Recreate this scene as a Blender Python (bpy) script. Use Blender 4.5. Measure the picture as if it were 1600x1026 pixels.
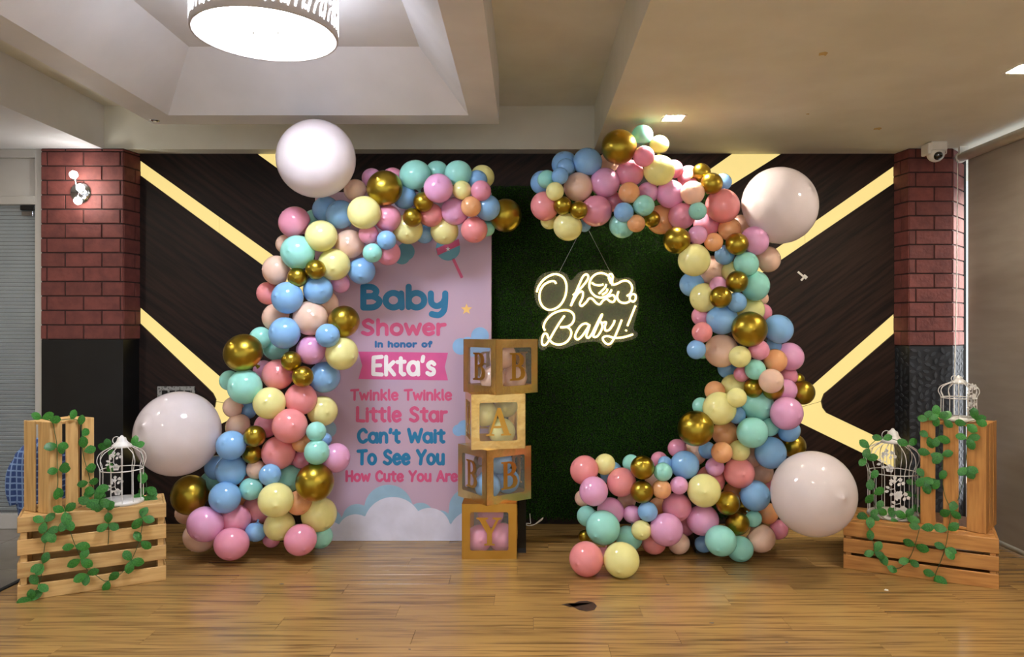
import bpy, math, random
import numpy as np
from mathutils import Vector, Matrix
random.seed(7)
R = math.radians
# ------------------------------------------------------------------ clear
for o in list(bpy.data.objects): bpy.data.objects.remove(o)
scene = bpy.context.scene
COL = scene.collection
# ------------------------------------------------------------------ camera
F, CX, CY, EYE = 1150.0, 822.0, 515.0, 1.40      # focal length in pixels, vanishing point, eye height
cam = bpy.data.cameras.new('camera'); camo = bpy.data.objects.new('camera', cam); COL.objects.link(camo)
camo.location = (0, 0, EYE); camo.rotation_euler = (R(90), 0, 0)
cam.sensor_width = 36; cam.lens = F*36/1600
cam.shift_x = -(CX-800)/1600; cam.shift_y = (CY-513)/1600
cam.clip_start = .05
scene.camera = camo
# ------------------------------------------------------------------ world, exposure
w = bpy.data.worlds.new('world'); scene.world = w; w.use_nodes = True
bg = w.node_tree.nodes['Background']; bg.inputs[0].default_value = (.92, .96, 1, 1); bg.inputs[1].default_value = .72
vs = scene.view_settings
vs.view_transform = 'Standard'; vs.look = 'None'; vs.gamma = 1; vs.use_curve_mapping = False; vs.exposure = 0.65
LAMP_E, STRIP_E, NEON_E, SPOT_E, BULB_E = 42.0, .57, 2.5, 380.0, 40.0
sl = bpy.data.lights.new('sun', 'SUN'); sl.energy = 14; sl.angle = R(20); sl.color = (1, .97, .92)
sun = bpy.data.objects.new('sun', sl); COL.objects.link(sun); sun.rotation_euler = Vector((-.85, -.02, -.42)).to_track_quat('-Z', 'Y').to_euler()   # daylight on the window side
# ------------------------------------------------------------------ helpers
def lin(c):
    return tuple(((v/255)/12.92 if v/255 <= .04045 else ((v/255+.055)/1.055)**2.4) for v in c)
def P(px, py, d):                       # point at depth d seen at pixel (px, py)
    return Vector(((px-CX)/F*d, d, EYE-(py-CY)/F*d))
def on_plane(px, py, p0, n):
    r = Vector(((px-CX)/F, 1, -(py-CY)/F)); o = Vector((0, 0, EYE))
    t = (Vector(p0)-o).dot(n)/r.dot(n); return o+r*t

class MB:
    def __init__(s): s.v = []; s.f = []
    def add(s, vs_, fs):
        o = len(s.v); s.v += [tuple(v) for v in vs_]; s.f += [tuple(i+o for i in f) for f in fs]; return s
    def box(s, x0, x1, y0, y1, z0, z1, b=0.0):
        if b <= 0:
            vs_ = [(x, y, z) for z in (z0, z1) for y in (y0, y1) for x in (x0, x1)]
            return s.add(vs_, [(0,2,3,1),(4,5,7,6),(0,1,5,4),(1,3,7,5),(3,2,6,7),(2,0,4,6)])
        b = min(b, (x1-x0)*.45, (y1-y0)*.45, (z1-z0)*.45); vs_ = []; idx = {}
        for ax in range(3):
            for i in (0, 1):
                for j in (0, 1):
                    for k in (0, 1):
                        p = [(x0, x1)[i], (y0, y1)[j], (z0, z1)[k]]
                        for a in range(3):
                            if a != ax: p[a] += b*(1-2*(i, j, k)[a])
                        idx[(ax, i, j, k)] = len(vs_); vs_.append(tuple(p))
        fs = []
        for ax in range(3):
            for sd in (0, 1):
                q = []
                for (u, v) in ((0,0),(1,0),(1,1),(0,1)):
                    c = [0,0,0]; o = [a for a in range(3) if a != ax]; c[ax] = sd; c[o[0]] = u; c[o[1]] = v
                    q.append(idx[(ax, *c)])
                if (sd == 0) != (ax == 1): q = q[::-1]
                fs.append(tuple(q))
        for e in range(3):                                   # 12 edge bevels
            o = [a for a in range(3) if a != e]
            for u in (0, 1):
                for v in (0, 1):
                    c0 = [0,0,0]; c0[o[0]] = u; c0[o[1]] = v; c1 = list(c0); c1[e] = 1
                    fs.append((idx[(o[0], *c0)], idx[(o[1], *c0)], idx[(o[1], *c1)], idx[(o[0], *c1)]))
        for i in (0, 1):
            for j in (0, 1):
                for k in (0, 1): fs.append((idx[(0,i,j,k)], idx[(1,i,j,k)], idx[(2,i,j,k)]))
        return s.add(vs_, fs)
    def prism(s, poly, fn0, fn1):          # poly of 2D points; fn maps (a, b) to front and back 3D
        n = len(poly); vs_ = [fn0(*p) for p in poly]+[fn1(*p) for p in poly]
        return s.add(vs_, [tuple(range(n)), tuple(range(2*n-1, n-1, -1))]+[(i, i+n, (i+1) % n+n, (i+1) % n) for i in range(n)])
    def tube(s, pts, r, n=8, closed=False, cap=True, r1=None):
        pts = [Vector(p) for p in pts]; m = len(pts); rings = []; prev = None
        for i, p in enumerate(pts):
            if closed: t = pts[(i+1) % m]-pts[i-1]
            else: t = pts[min(i+1, m-1)]-pts[max(i-1, 0)]
            t.normalize()
            if prev is None:
                u = t.cross(Vector((0, 0, 1)))
                if u.length < .05: u = t.cross(Vector((0, 1, 0)))
            else: u = prev-t*prev.dot(t)
            u.normalize(); prev = u; v = t.cross(u)
            rr = r if r1 is None else r+(r1-r)*i/(m-1)
            rings.append([p+(u*math.cos(2*math.pi*k/n)+v*math.sin(2*math.pi*k/n))*rr for k in range(n)])
        vs_ = [q for g in rings for q in g]; fs = []
        for i in range(m if closed else m-1):
            a = i*n; b = ((i+1) % m)*n
            for k in range(n): fs.append((a+k, a+(k+1) % n, b+(k+1) % n, b+k))
        if cap and not closed: fs += [tuple(range(n-1, -1, -1)), tuple(range((m-1)*n, m*n))]
        return s.add(vs_, fs)
    def lathe(s, prof, n=32, c=(0, 0, 0), caps=True):
        vs_ = []; fs = []; m = len(prof)
        for (r, z) in prof:
            for k in range(n): vs_.append((c[0]+r*math.cos(2*math.pi*k/n), c[1]+r*math.sin(2*math.pi*k/n), c[2]+z))
        for i in range(m-1):
            for k in range(n): fs.append((i*n+k, i*n+(k+1) % n, (i+1)*n+(k+1) % n, (i+1)*n+k))
        if caps and prof[0][0] > 1e-5: fs.append(tuple(range(n-1, -1, -1)))
        if caps and prof[-1][0] > 1e-5: fs.append(tuple(range((m-1)*n, m*n)))
        return s.add(vs_, fs)
    def sphere(s, c, r, n=16, m=10, sq=(1, 1, 1)):
        pr = [(max(1e-6, r*math.sin(math.pi*i/m)), -r*math.cos(math.pi*i/m)) for i in range(m+1)]
        o = len(s.v); s.lathe(pr, n)
        for i in range(o, len(s.v)):
            v = s.v[i]; s.v[i] = (c[0]+v[0]*sq[0], c[1]+v[1]*sq[1], c[2]+v[2]*sq[2])
        return s
    def mesh(s, name, mat, smooth=False):
        me = bpy.data.meshes.new(name); me.from_pydata(s.v, [], s.f); me.update()
        if smooth: me.polygons.foreach_set('use_smooth', [True]*len(me.polygons))
        me.materials.append(mat); return me
    def build(s, name, mat, parent=None, smooth=False):
        return link(name, s.mesh(name, mat, smooth), parent)

def link(name, data, parent=None):
    o = bpy.data.objects.new(name, data); COL.objects.link(o)
    if parent is not None: o.parent = parent
    return o
def empty(name, loc=(0, 0, 0), rz=0):
    o = bpy.data.objects.new(name, None); COL.objects.link(o); o.location = loc; o.rotation_euler = (0, 0, rz); o.empty_display_size = .05
    return o
def tag(o, label=None, cat=None, group=None, kind=None):
    if label: o['label'] = label
    if cat: o['category'] = cat
    if group: o['group'] = group
    if kind: o['kind'] = kind
    return o
def smooth_pts(pts, n=6, closed=False):
    m = len(pts); out = []
    g = (lambda i: pts[i % m]) if closed else (lambda i: pts[min(max(i, 0), m-1)])
    for i in range(m if closed else m-1):
        p0, p1, p2, p3 = [Vector(g(i+k)) for k in (-1, 0, 1, 2)]
        for k in range(n):
            t = k/n
            out.append(.5*((2*p1)+(p2-p0)*t+(2*p0-5*p1+4*p2-p3)*t*t+(3*p1-p0-3*p2+p3)*t**3))
    if not closed: out.append(Vector(pts[-1]))
    return out
# ------------------------------------------------------------------ materials
def mat(name, c, rough=.5, metal=0, c2=None, scale=8, stretch=(1, 1, 1), bump=0, bscale=None, emis=0, emc=None, alpha=1,
        coat=0, spec=.5, transl=0, rot=(0, 0, 0), lo=.35, hi=.65, detail=3, objrand=0, distort=0):
    m = bpy.data.materials.new(name); m.use_nodes = True; nt = m.node_tree; N = nt.nodes; L = nt.links
    b = N['Principled BSDF']; out = N['Material Output']
    b.inputs['Roughness'].default_value = rough; b.inputs['Metallic'].default_value = metal
    b.inputs['Coat Weight'].default_value = coat; b.inputs['Coat Roughness'].default_value = .08
    b.inputs['Specular IOR Level'].default_value = spec; b.inputs['Alpha'].default_value = alpha
    tc = N.new('ShaderNodeTexCoord'); mp = N.new('ShaderNodeMapping'); mr_ = N.new('ShaderNodeMapping'); L.new(tc.outputs['Object'], mr_.inputs[0]); L.new(mr_.outputs[0], mp.inputs[0])
    mp.inputs['Scale'].default_value = stretch; mr_.inputs['Rotation'].default_value = rot
    nz = N.new('ShaderNodeTexNoise'); nz.inputs['Scale'].default_value = scale; nz.inputs['Detail'].default_value = detail
    nz.inputs['Distortion'].default_value = distort
    src = mp.outputs[0]
    if objrand:
        oi = N.new('ShaderNodeObjectInfo'); va = N.new('ShaderNodeVectorMath'); va.operation = 'MULTIPLY_ADD'
        cb = N.new('ShaderNodeCombineXYZ')
        for i in range(3): L.new(oi.outputs['Random'], cb.inputs[i])
        L.new(cb.outputs[0], va.inputs[0]); va.inputs[1].default_value = (37, 51, 23); L.new(mp.outputs[0], va.inputs[2]); src = va.outputs[0]
    L.new(src, nz.inputs['Vector'])
    rp = N.new('ShaderNodeValToRGB'); rp.color_ramp.elements[0].position = lo; rp.color_ramp.elements[1].position = hi
    c2 = c2 if c2 is not None else tuple(min(255, v*1.05) for v in c)
    rp.color_ramp.elements[0].color = (*lin(c), 1); rp.color_ramp.elements[1].color = (*lin(c2), 1)
    L.new(nz.outputs['Fac'], rp.inputs[0]); colo = rp.outputs[0]
    if objrand:
        hs = N.new('ShaderNodeHueSaturation'); mr = N.new('ShaderNodeMapRange')
        mr.inputs[3].default_value = 1-objrand; mr.inputs[4].default_value = 1+objrand
        L.new(oi.outputs['Random'], mr.inputs[0]); L.new(mr.outputs[0], hs.inputs['Value']); L.new(colo, hs.inputs['Color']); colo = hs.outputs[0]
    L.new(colo, b.inputs['Base Color'])
    if bump:
        n2 = N.new('ShaderNodeTexNoise'); n2.inputs['Scale'].default_value = bscale or scale; n2.inputs['Detail'].default_value = 4
        L.new(src, n2.inputs['Vector'])
        bp = N.new('ShaderNodeBump'); bp.inputs['Strength'].default_value = bump; bp.inputs['Distance'].default_value = .01
        L.new(n2.outputs['Fac'], bp.inputs['Height']); L.new(bp.outputs[0], b.inputs['Normal'])
    if emis:
        b.inputs['Emission Color'].default_value = (*lin(emc or c), 1); b.inputs['Emission Strength'].default_value = emis
    if transl:
        tr = N.new('ShaderNodeBsdfTranslucent'); L.new(colo, tr.inputs[0]); mx = N.new('ShaderNodeMixShader'); mx.inputs[0].default_value = transl
        L.new(b.outputs[0], mx.inputs[1]); L.new(tr.outputs[0], mx.inputs[2]); L.new(mx.outputs[0], out.inputs[0])
    return m
M = {}
M['ceil'] = mat('painted_ceiling', (228, 227, 214), .6, c2=(220, 218, 204), scale=3, bump=.08, bscale=30)
M['ceil2'] = mat('painted_ceiling_white', (230, 231, 234), .55, c2=(222, 223, 226), scale=3, bump=.06, bscale=30)
M['plank'] = mat('oak_plank', (164, 128, 74), .27, c2=(86, 60, 32), scale=2.6, stretch=(.8, 20, 6), bump=.03, lo=.46, hi=.74, detail=7, objrand=.10, coat=.12, distort=.6)
M['subfloor'] = mat('floor_joint', (70, 45, 22), .8)
M['tile'] = mat('floor_tile', (140, 134, 126), .4, c2=(120, 115, 108), scale=4)
M['trimblack'] = mat('black_edge', (18, 17, 17), .5)
M['woodL'] = mat('dark_wood_a', (20, 12, 11), .5, c2=(44, 28, 23), scale=3, stretch=(.7, 1, 12), rot=(0, R(-36), 0), detail=6, spec=.22)
M['woodR'] = mat('dark_wood_b', (24, 15, 13), .5, c2=(52, 35, 28), scale=3, stretch=(.7, 1, 12), rot=(0, R(36), 0), detail=6, spec=.22)
M['strip'] = mat('lit_diffuser', (120, 96, 56), .5, emis=STRIP_E, emc=(255, 229, 146))
M['brick'] = mat('brick_red', (116, 60, 54), .75, c2=(98, 49, 45), scale=14, bump=.25, bscale=45, objrand=.14)
M['mortar'] = mat('mortar_dark', (46, 26, 24), .9, c2=(60, 36, 33), scale=20)
M['blacktile'] = mat('black_panel', (12, 12, 13), .35, c2=(20, 20, 21), scale=5)
M['leafbase'] = mat('leaf_wallpaper', (42, 45, 52), .4, c2=(34, 36, 40), scale=10)
M['leafmotif'] = mat('leaf_motif', (62, 66, 72), .4, c2=(50, 54, 60), scale=20)
M['whiteframe'] = mat('white_frame', (188, 185, 180), .45, c2=(178, 175, 170), scale=4)
M['blind'] = mat('blind_slat', (150, 158, 162), .5, c2=(140, 148, 152), scale=4)
M['screen'] = mat('roller_fabric', (158, 146, 134), .75, c2=(148, 136, 125), scale=2, stretch=(1, 1, 6), bump=.05, bscale=60, transl=.06)
M['wallgrey'] = mat('side_wall_paint', (160, 150, 138), .7)
M['white'] = mat('white_plastic', (225, 222, 214), .4)
M['whitemetal'] = mat('white_metal', (228, 226, 222), .35, c2=(215, 212, 208), scale=20)
M['black'] = mat('black_plastic', (14, 14, 15), .3)
M['lens'] = mat('lens_black', (6, 6, 8), .08, coat=1)
M['chrome'] = mat('chrome', (200, 200, 202), .12, 1)
M['lampshade'] = mat('lamp_shade', (205, 198, 192), .45, c2=(196, 189, 183), scale=10)
M['lampinner'] = mat('lamp_inner', (150, 168, 220), .5)
M['lampglow'] = mat('lamp_glow', (255, 255, 255), .5, emis=LAMP_E, emc=(236, 242, 255))
M['lampcut'] = mat('lamp_cutout_glow', (255, 255, 255), .5, emis=9, emc=(236, 240, 255))
M['spot'] = mat('downlight_glow', (255, 255, 255), .5, emis=SPOT_E, emc=(255, 244, 226))
M['bulb'] = mat('bulb_glow', (255, 255, 255), .5, emis=BULB_E, emc=(255, 252, 244))
M['pine'] = mat('pine_slat', (210, 172, 112), .55, c2=(180, 136, 78), scale=4, stretch=(1.2, 14, 14), detail=6, bump=.05, objrand=.1, lo=.4, hi=.75)
M['pinev'] = mat('pine_slat_upright', (210, 172, 112), .55, c2=(180, 136, 78), scale=4, stretch=(14, 14, 1.2), detail=6, bump=.05, objrand=.1, lo=.4, hi=.75)
M['pinedk'] = mat('pine_slat_amber', (196, 140, 74), .5, c2=(160, 104, 48), scale=4, stretch=(1.2, 14, 14), detail=6, bump=.05, objrand=.1, lo=.4, hi=.75)
M['pinedkv'] = mat('pine_slat_amber_upright', (196, 140, 74), .5, c2=(160, 104, 48), scale=4, stretch=(14, 14, 1.2), detail=6, bump=.05, objrand=.1, lo=.4, hi=.75)
M['knot'] = mat('wood_knot', (92, 48, 22), .6)
M['leaf'] = mat('vine_leaf', (40, 104, 36), .4, c2=(66, 138, 54), scale=12, objrand=.2, transl=.15)
M['stem'] = mat('vine_stem', (56, 84, 46), .6)
M['grass'] = mat('artificial_grass', (6, 20, 3), .8, c2=(52, 92, 24), spec=.1, scale=120, lo=.42, hi=.68, transl=.1)
M['grassback'] = mat('grass_backing', (12, 22, 10), .9)
M['banner'] = mat('banner_print', (198, 168, 188), .42, c2=(190, 166, 192), scale=1.2)
M['teal'] = mat('print_teal', (26, 118, 164), .45)
M['navy'] = mat('print_blue', (40, 104, 160), .45)
M['rose'] = mat('print_rose', (206, 84, 128), .45)
M['magenta'] = mat('print_ribbon', (214, 88, 150), .45)
M['pwhite'] = mat('print_white', (246, 240, 246), .45)
M['pstar'] = mat('print_star', (236, 196, 116), .45)
M['cloudd'] = mat('print_cloud_dark', (150, 186, 210), .45)
M['cloudl'] = mat('print_cloud_pale', (214, 214, 232), .45)
M['cloudb'] = mat('print_cloud_blue', (140, 184, 226), .45)
M['rattle'] = mat('print_rattle', (96, 158, 180), .45)
M['foil'] = mat('gold_foil', (226, 186, 108), .27, .95, c2=(236, 202, 132), scale=5, bump=.6, bscale=7)
M['foilm'] = mat('gold_card', (200, 150, 62), .32, 1, c2=(212, 164, 78), scale=5, bump=.1, bscale=9)
M['film'] = mat('clear_film', (235, 232, 228), .06, alpha=.05, coat=.5, bump=.15, bscale=7)
M['acrylic'] = mat('clear_acrylic', (210, 206, 180), .1, alpha=.07, coat=.3)
M['neon'] = mat('neon_tube', (255, 236, 170), .5, emis=NEON_E, emc=(255, 228, 146))
M['wire'] = mat('steel_wire', (150, 150, 150), .4, .6)
M['stain'] = mat('floor_stain', (30, 22, 16), .5, c2=(62, 46, 30), scale=30)
M['peel'] = mat('peeled_paint', (196, 168, 110), .8)
M['glass'] = mat('window_glass', (220, 230, 235), .03, alpha=.10)
def plaid():
    m = mat('plaid_cloth', (58, 84, 140), .85); nt = m.node_tree; N = nt.nodes; L = nt.links; b = N['Principled BSDF']
    tc = N.new('ShaderNodeTexCoord'); col = None; prev = None
    for (d, sc) in (('X', 9), ('Z', 9)):
        wv = N.new('ShaderNodeTexWave'); wv.bands_direction = d; wv.inputs['Scale'].default_value = sc; L.new(tc.outputs['Object'], wv.inputs[0])
        rp = N.new('ShaderNodeValToRGB'); rp.color_ramp.elements[0].position = .8; rp.color_ramp.elements[1].position = .92
        rp.color_ramp.elements[0].color = (0, 0, 0, 1); rp.color_ramp.elements[1].color = (1, 1, 1, 1); L.new(wv.outputs[1], rp.inputs[0])
        mx = N.new('ShaderNodeMix'); mx.data_type = 'RGBA'; L.new(rp.outputs[0], mx.inputs[0])
        if prev: L.new(prev, mx.inputs[6])
        else: mx.inputs[6].default_value = (*lin((46, 72, 128)), 1)
        mx.inputs[7].default_value = (*lin((122, 150, 196)), 1); prev = mx.outputs[2]
    L.new(prev, b.inputs['Base Color']); return m
M['plaid'] = plaid()
LATEX = {'white': ((236, 226, 227), .3), 'yellow': ((248, 244, 168), .2), 'pink': ((244, 164, 190), .2), 'lilac pink': ((242, 180, 222), .2),
         'coral': ((248, 160, 162), .2), 'peach': ((246, 210, 188), .2), 'orange': ((246, 184, 130), .2), 'blue': ((146, 198, 246), .2),
         'mint': ((166, 236, 224), .2), 'gold': ((172, 148, 54), 0)}
for k, (c, t) in LATEX.items():
    if k == 'gold': M['b_gold'] = mat('latex_gold_chrome', c, .3, 1, c2=(166, 142, 50), scale=3)
    else: M['b_'+k] = mat('latex_'+k.replace(' ', '_'), c, .09, c2=tuple(min(255, v*1.02) for v in c), scale=2, transl=t, spec=.6)

# =================================================================== STRUCTURE
WB = 5.31                                              # front of the dark wall panels
CE = 2.67                                              # lower ceiling height
# ---- floor with planks
fl = MB().box(-2.81, 3.6, -2.0, 5.45, -.06, -.004).build('floor', M['subfloor']); tag(fl, kind='structure', label='honey oak laminate stage floor')
PW, PL = .155, 1.21
plank_cache = {}
for r in range(22):
    y0 = 5.45-(r+1)*PW; off = (r*.47+random.uniform(-.1, .1)) % PL; x = -2.81-off
    while x < 3.6:
        x0, x1 = max(x, -2.81), min(x+PL, 3.6); x += PL
        if x1-x0 < .03: continue
        key = round(x1-x0, 3)
        if key not in plank_cache:
            plank_cache[key] = MB().box(.0005, x1-x0-.0005, .0005, PW-.0005, -.012, 0, .0008).mesh('plank', M['plank'])
        p = link('plank', plank_cache[key], fl); p.location = (x0, y0, 0)
fr = MB().box(-2.81, 3.6, -2.0, 5.45-22*PW, -.012, 0).build('plank_field', M['plank'], fl); tag(fr, kind='stuff')
st = [(-.035, .0), (-.022, .006), (-.03, .016), (-.005, .028), (.03, .03), (.062, .02), (.07, .004), (.055, -.014), (.02, -.02), (-.012, -.014), (-.06, .016), (-.085, .012), (-.05, 0)]
q = P(908, 948, 1.4*F/(948-CY)); o = MB().prism([(a*1.15, b*1.3) for a, b in st], lambda a, b: (q.x+a, q.y+b*2.2, .0012), lambda a, b: (q.x+a, q.y+b*2.2, -.001)).build('worn_patch', M['stain'], fl); o['label'] = 'dark scuffed hole in the laminate'
for (a, b, s) in ((1043, 913, .012), (1229, 1003, .008), (640, 1014, .006), (440, 912, .014), (558, 998, .006), (1112, 973, .012)):
    q = P(a, b, 1.4*F/(b-CY)); MB().prism([(-1, 0), (-.2, .5), (.7, .35), (1, -.1), (.2, -.5)], lambda u, v: (q.x+u*s, q.y+v*s, .001), lambda u, v: (q.x+u*s, q.y+v*s, -.001)).build('chip_mark', M['stain'], fl)
ft = MB().box(-6.0, -2.83, -2, 5.6, -.08, -.012).build('floor', M['subfloor']); tag(ft, kind='structure', label='grey tiled floor beside the stage')
tm = MB().box(.002, .598, .002, .598, -.012, 0, .002).mesh('tile', M['tile'])
for i in range(5):
    for j in range(7):
        t = link('tile', tm, ft); t.location = (-2.84-(i+1)*.6, 5.5-(j+1)*.6, 0)
tag(MB().box(-2.84, -2.81, -2, 5.3, -.05, .006, .003).build('trim_1', M['trimblack']), kind='structure', label='black edge strip along the wooden floor')
# ---- back wall: recessed base, lit strips, proud dark panels
wb = MB().box(-5.2, 3.19, WB+.026, WB+.2, -.05, 3.2).build('wall_back', M['trimblack']); tag(wb, kind='structure', label='dark wood panelled back wall with lit diagonal strips')
def wp(d): return lambda a, b: tuple(P(a, b, WB)+Vector((0, d, 0)))
def wpanel(poly, m): 
    o = MB().prism(poly, wp(0), wp(.03)).build('wall_panel', m, wb); return o
def arc(cx, cy, r, a0, a1, n=8): return [(cx+r*math.cos(R(a0+(a1-a0)*i/n)), cy+r*math.sin(R(a0+(a1-a0)*i/n))) for i in range(n+1)]
TOPY, BOT = 238, 819
# left half
wpanel([(201, TOPY), (399, TOPY), (640, 411), (640, 551)], M['woodL'])
wpanel([(196, 257), (640, 583), (640, BOT), (399, BOT), (399, 636), (196, 460)], M['woodL'])
wpanel([(196, 484)]+[(322, 604)]+[(332, 614), (337, 624), (335, 636), (326, 646)]+[(196, 708)], M['woodL'])
wpanel([(399, 636), (399, BOT), (196, BOT), (196, 734)], M['woodL'])
# right half
wpanel([(1425, TOPY), (1425, 240), (1110, 460), (1000, 460), (1000, 379), (1224, TOPY)], M['woodR'])
wpanel([(1425, 267), (1425, 465.2), (1220, 645), (1220, BOT), (1000, BOT), (1000, 556)], M['woodR'])
wpanel([(1425, 497), (1425, 708), (1292, 645), (1286, 637), (1284, 626), (1288, 615), (1298, 607)], M['woodR'])
wpanel([(1220, 645.5), (1425, 745), (1425, BOT), (1220, BOT)], M['woodR'])
# centre
wpanel([(434, TOPY), (1147, TOPY), (1000, 341), (1000, BOT), (640, BOT), (640, 386)], M['woodR'])
def strip(polys, label):
    e = empty('light_strip', P(sum(p[0] for p in polys[0])/len(polys[0]), sum(p[1] for p in polys[0])/len(polys[0]), WB)+Vector((0, .02, 0)))
    tag(e, label, 'light strip', 'lit strips of the back wall')
    for pl in polys:
        o = MB().prism(pl, wp(.016), wp(.0255)).build('diffuser', M['strip']); o.parent = e; o.matrix_parent_inverse = Matrix.Translation(-e.location)
strip([[(196, 234.5), (340, 337.4), (340, 362.7), (196, 257)], [(341, 338.1), (640, 551), (640, 583), (341, 363.4)]], 'glowing diagonal strip between the left brick pillar and the left balloon garland, upper one')
strip([[(399, TOPY), (434, TOPY), (640, 386), (640, 411)]], 'short glowing strip behind the white balloon at the top of the left garland')
strip([[(196, 460), (398, 635.5), (334, 627), (332, 614), (322, 604), (196, 484)], [(398, 636.5), (196, 734), (196, 708), (326, 646), (335, 636), (334, 628)]], 'glowing bent strip behind the white balloon beside the left crates')
strip([[(1425, 240), (1260, 355.2), (1260, 379.8), (1425, 267)], [(1259, 356), (1110, 460), (1000, 537), (1000, 556), (1259, 380.5)]], 'glowing diagonal strip running from the right pillar under the white balloon')
strip([[(1147, TOPY), (1224, TOPY), (1000, 379), (1000, 341)]], 'short glowing strip meeting the ceiling at the top of the right garland')
strip([[(1425, 465.2), (1221, 644.8), (1284, 627), (1288, 615), (1298, 607), (1425, 497)], [(1221, 646), (1284, 628), (1286, 637), (1292, 645), (1425, 708), (1425, 745)]], 'glowing bent strip pointing left beside the right pillar above the tall birdcage')
# ---- ceiling
ce = MB().box(-3.0, .5, -2, 5.45, 2.976, 3.1).build('ceiling', M['ceil']); tag(ce, kind='structure', label='cream painted ceiling with drops, tray and beam')
MB().box(.48, 3.9, -2, 6.3, CE, 2.975).build('false_ceiling', M['ceil'], ce)
MB().box(-5.2, -2.97, -2, 5.5, CE, 2.975).build('false_ceiling', M['ceil2'], ce)
MB().box(-2.97, .48, 5.18, 5.5, CE, 2.975).build('ceiling_beam', M['ceil'], ce)
ox0, ox1, oy0, oy1 = -2.30, -.166, 1.6, 4.55; ix0, ix1, iy0, iy1 = -2.12, -.341, 1.78, 4.36; tx0, tx1, ty0, ty1 = -1.862, -.59, 2.08, 4.063; TZ = 2.962
rect = lambda a, b, c, d, z: [(a, c, z), (b, c, z), (b, d, z), (a, d, z)]
v = rect(ox0, ox1, oy0, oy1, 2.976)+rect(ox0, ox1, oy0, oy1, CE)+rect(ix0, ix1, iy0, iy1, CE)+rect(tx0, tx1, ty0, ty1, TZ)
f = []
for k in range(3):
    for i in range(4): f.append((4*k+i, 4*k+(i+1) % 4, 4*k+4+(i+1) % 4, 4*k+4+i))
f.append((12, 13, 14, 15))
MB().add(v, f).build('ceiling_tray', M['ceil2'], ce)
for (a, b, s) in ((1286, 84, .022), (1371, 201, .026), (1262, 178, .01)):
    d = (CE-EYE)*F/(CY-b); q = P(a, b, d)
    MB().prism([(-1, -.2), (-.5, .5), (.3, .3), (1, .6), (.8, -.3), (0, -.6)], lambda u, v: (q.x+u*s, q.y+v*s*2, CE-.001), lambda u, v: (q.x+u*s, q.y+v*s*2, CE+.002)).build('peeled_patch', M['peel'], ce)
# ---- brick pillars
def pillar(name, label, corners, zsplit, lowmat, leafy):
    # corners: plan polyline (x, y) of the visible faces from left to right
    pl = empty(name, (0, 0, 0)); tag(pl, label, kind='structure')
    back = [(corners[-1][0], 5.5), (corners[0][0], 5.5)]
    MB().prism(corners+back, lambda a, b: (a, b, zsplit), lambda a, b: (a, b, CE)).build('core', M['mortar'], pl)
    MB().prism([(a, b-.004) for a, b in corners]+back, lambda a, b: (a, b, 0), lambda a, b: (a, b, zsplit-.002)).build('lower_panel', lowmat, pl)
    H, LB, g = .1012, .257, .0045
    nrow = int((CE-zsplit)/H)+1
    for r in range(nrow):
        z0 = zsplit+r*H; z1 = min(z0+H, CE)
        if z1-z0 < .012: continue
        s = -(.05 if r % 2 else .178)
        run = 0
        for (a, b) in zip(corners[:-1], corners[1:]):
            L = math.hypot(b[0]-a[0], b[1]-a[1]); u = ((b[0]-a[0])/L, (b[1]-a[1])/L); n = (u[1], -u[0])
            x = s-run
            while x < L:
                x0, x1 = max(x, 0), min(x+LB, L); x += LB
                if x1-x0 < .012: continue
                h0, h1 = (g if x0 > 0 else 0), (g if x1 < L else 0); d = .006+random.uniform(-.001, .001)
                pt = lambda t, off: (a[0]+u[0]*t+n[0]*off, a[1]+u[1]*t+n[1]*off)
                vs_ = []
                for off, ins in ((0, 0), (d, .0015)):
                    for t, z in ((x0+h0+ins, z0+g+ins), (x1-h1-ins, z0+g+ins), (x1-h1-ins, z1-g-ins), (x0+h0+ins, z1-g-ins)):
                        q = pt(t, off); vs_.append((q[0], q[1], z))
                MB().add(vs_, [(4, 5, 6, 7), (0, 1, 5, 4), (1, 2, 6, 5), (2, 3, 7, 6), (3, 0, 4, 7)]).build('brick', M['brick'], pl)
            run += L
    if leafy:
        mb = MB()
        for (a, b) in zip(corners[:-1], corners[1:]):
            L = math.hypot(b[0]-a[0], b[1]-a[1]); u = ((b[0]-a[0])/L, (b[1]-a[1])/L); n = (u[1], -u[0])
            for i in range(int(L/.05)+1):
                for k in range(27):
                    cx = (i+.5)*.05+random.uniform(-.01, .01); cz = .03+k*.049+(i % 2)*.024; an = random.uniform(0, math.pi)
                    if cx > L-.02 or cz > zsplit-.03: continue
                    loop = [(-.024, 0), (-.012, .009), (.004, .011), (.016, .006), (.024, 0), (.016, -.006), (.004, -.011), (-.012, -.009)]
                    def fn(d): return lambda p, q: (a[0]+u[0]*(cx+p*math.cos(an)-q*math.sin(an))+n[0]*d, a[1]-.004+u[1]*(cx+p*math.cos(an)-q*math.sin(an))+n[1]*d, cz+p*math.sin(an)+q*math.cos(an))
                    mb.prism(loop, fn(.0025), fn(-.001))
        tag(mb.build('leaf_relief', M['leafmotif'], pl), kind='stuff')
    return pl
zs = EYE-(530-CY)/F*5.16
pillar('wall_pillar_left', 'left brick pillar with black lower panel and wall lamp', [(-3.395, 5.2), (-3.395, 5.16), (-2.823, 5.16), (-2.79, 5.32)], zs, M['blacktile'], False)
pillar('wall_pillar_right', 'right brick pillar with grey leaf pattern below', [(2.66, 5.32), (2.685, 5.16), (2.99, 5.16), (3.19, 5.36)], EYE-(540-CY)/F*5.16, M['leafbase'], True)
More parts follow.
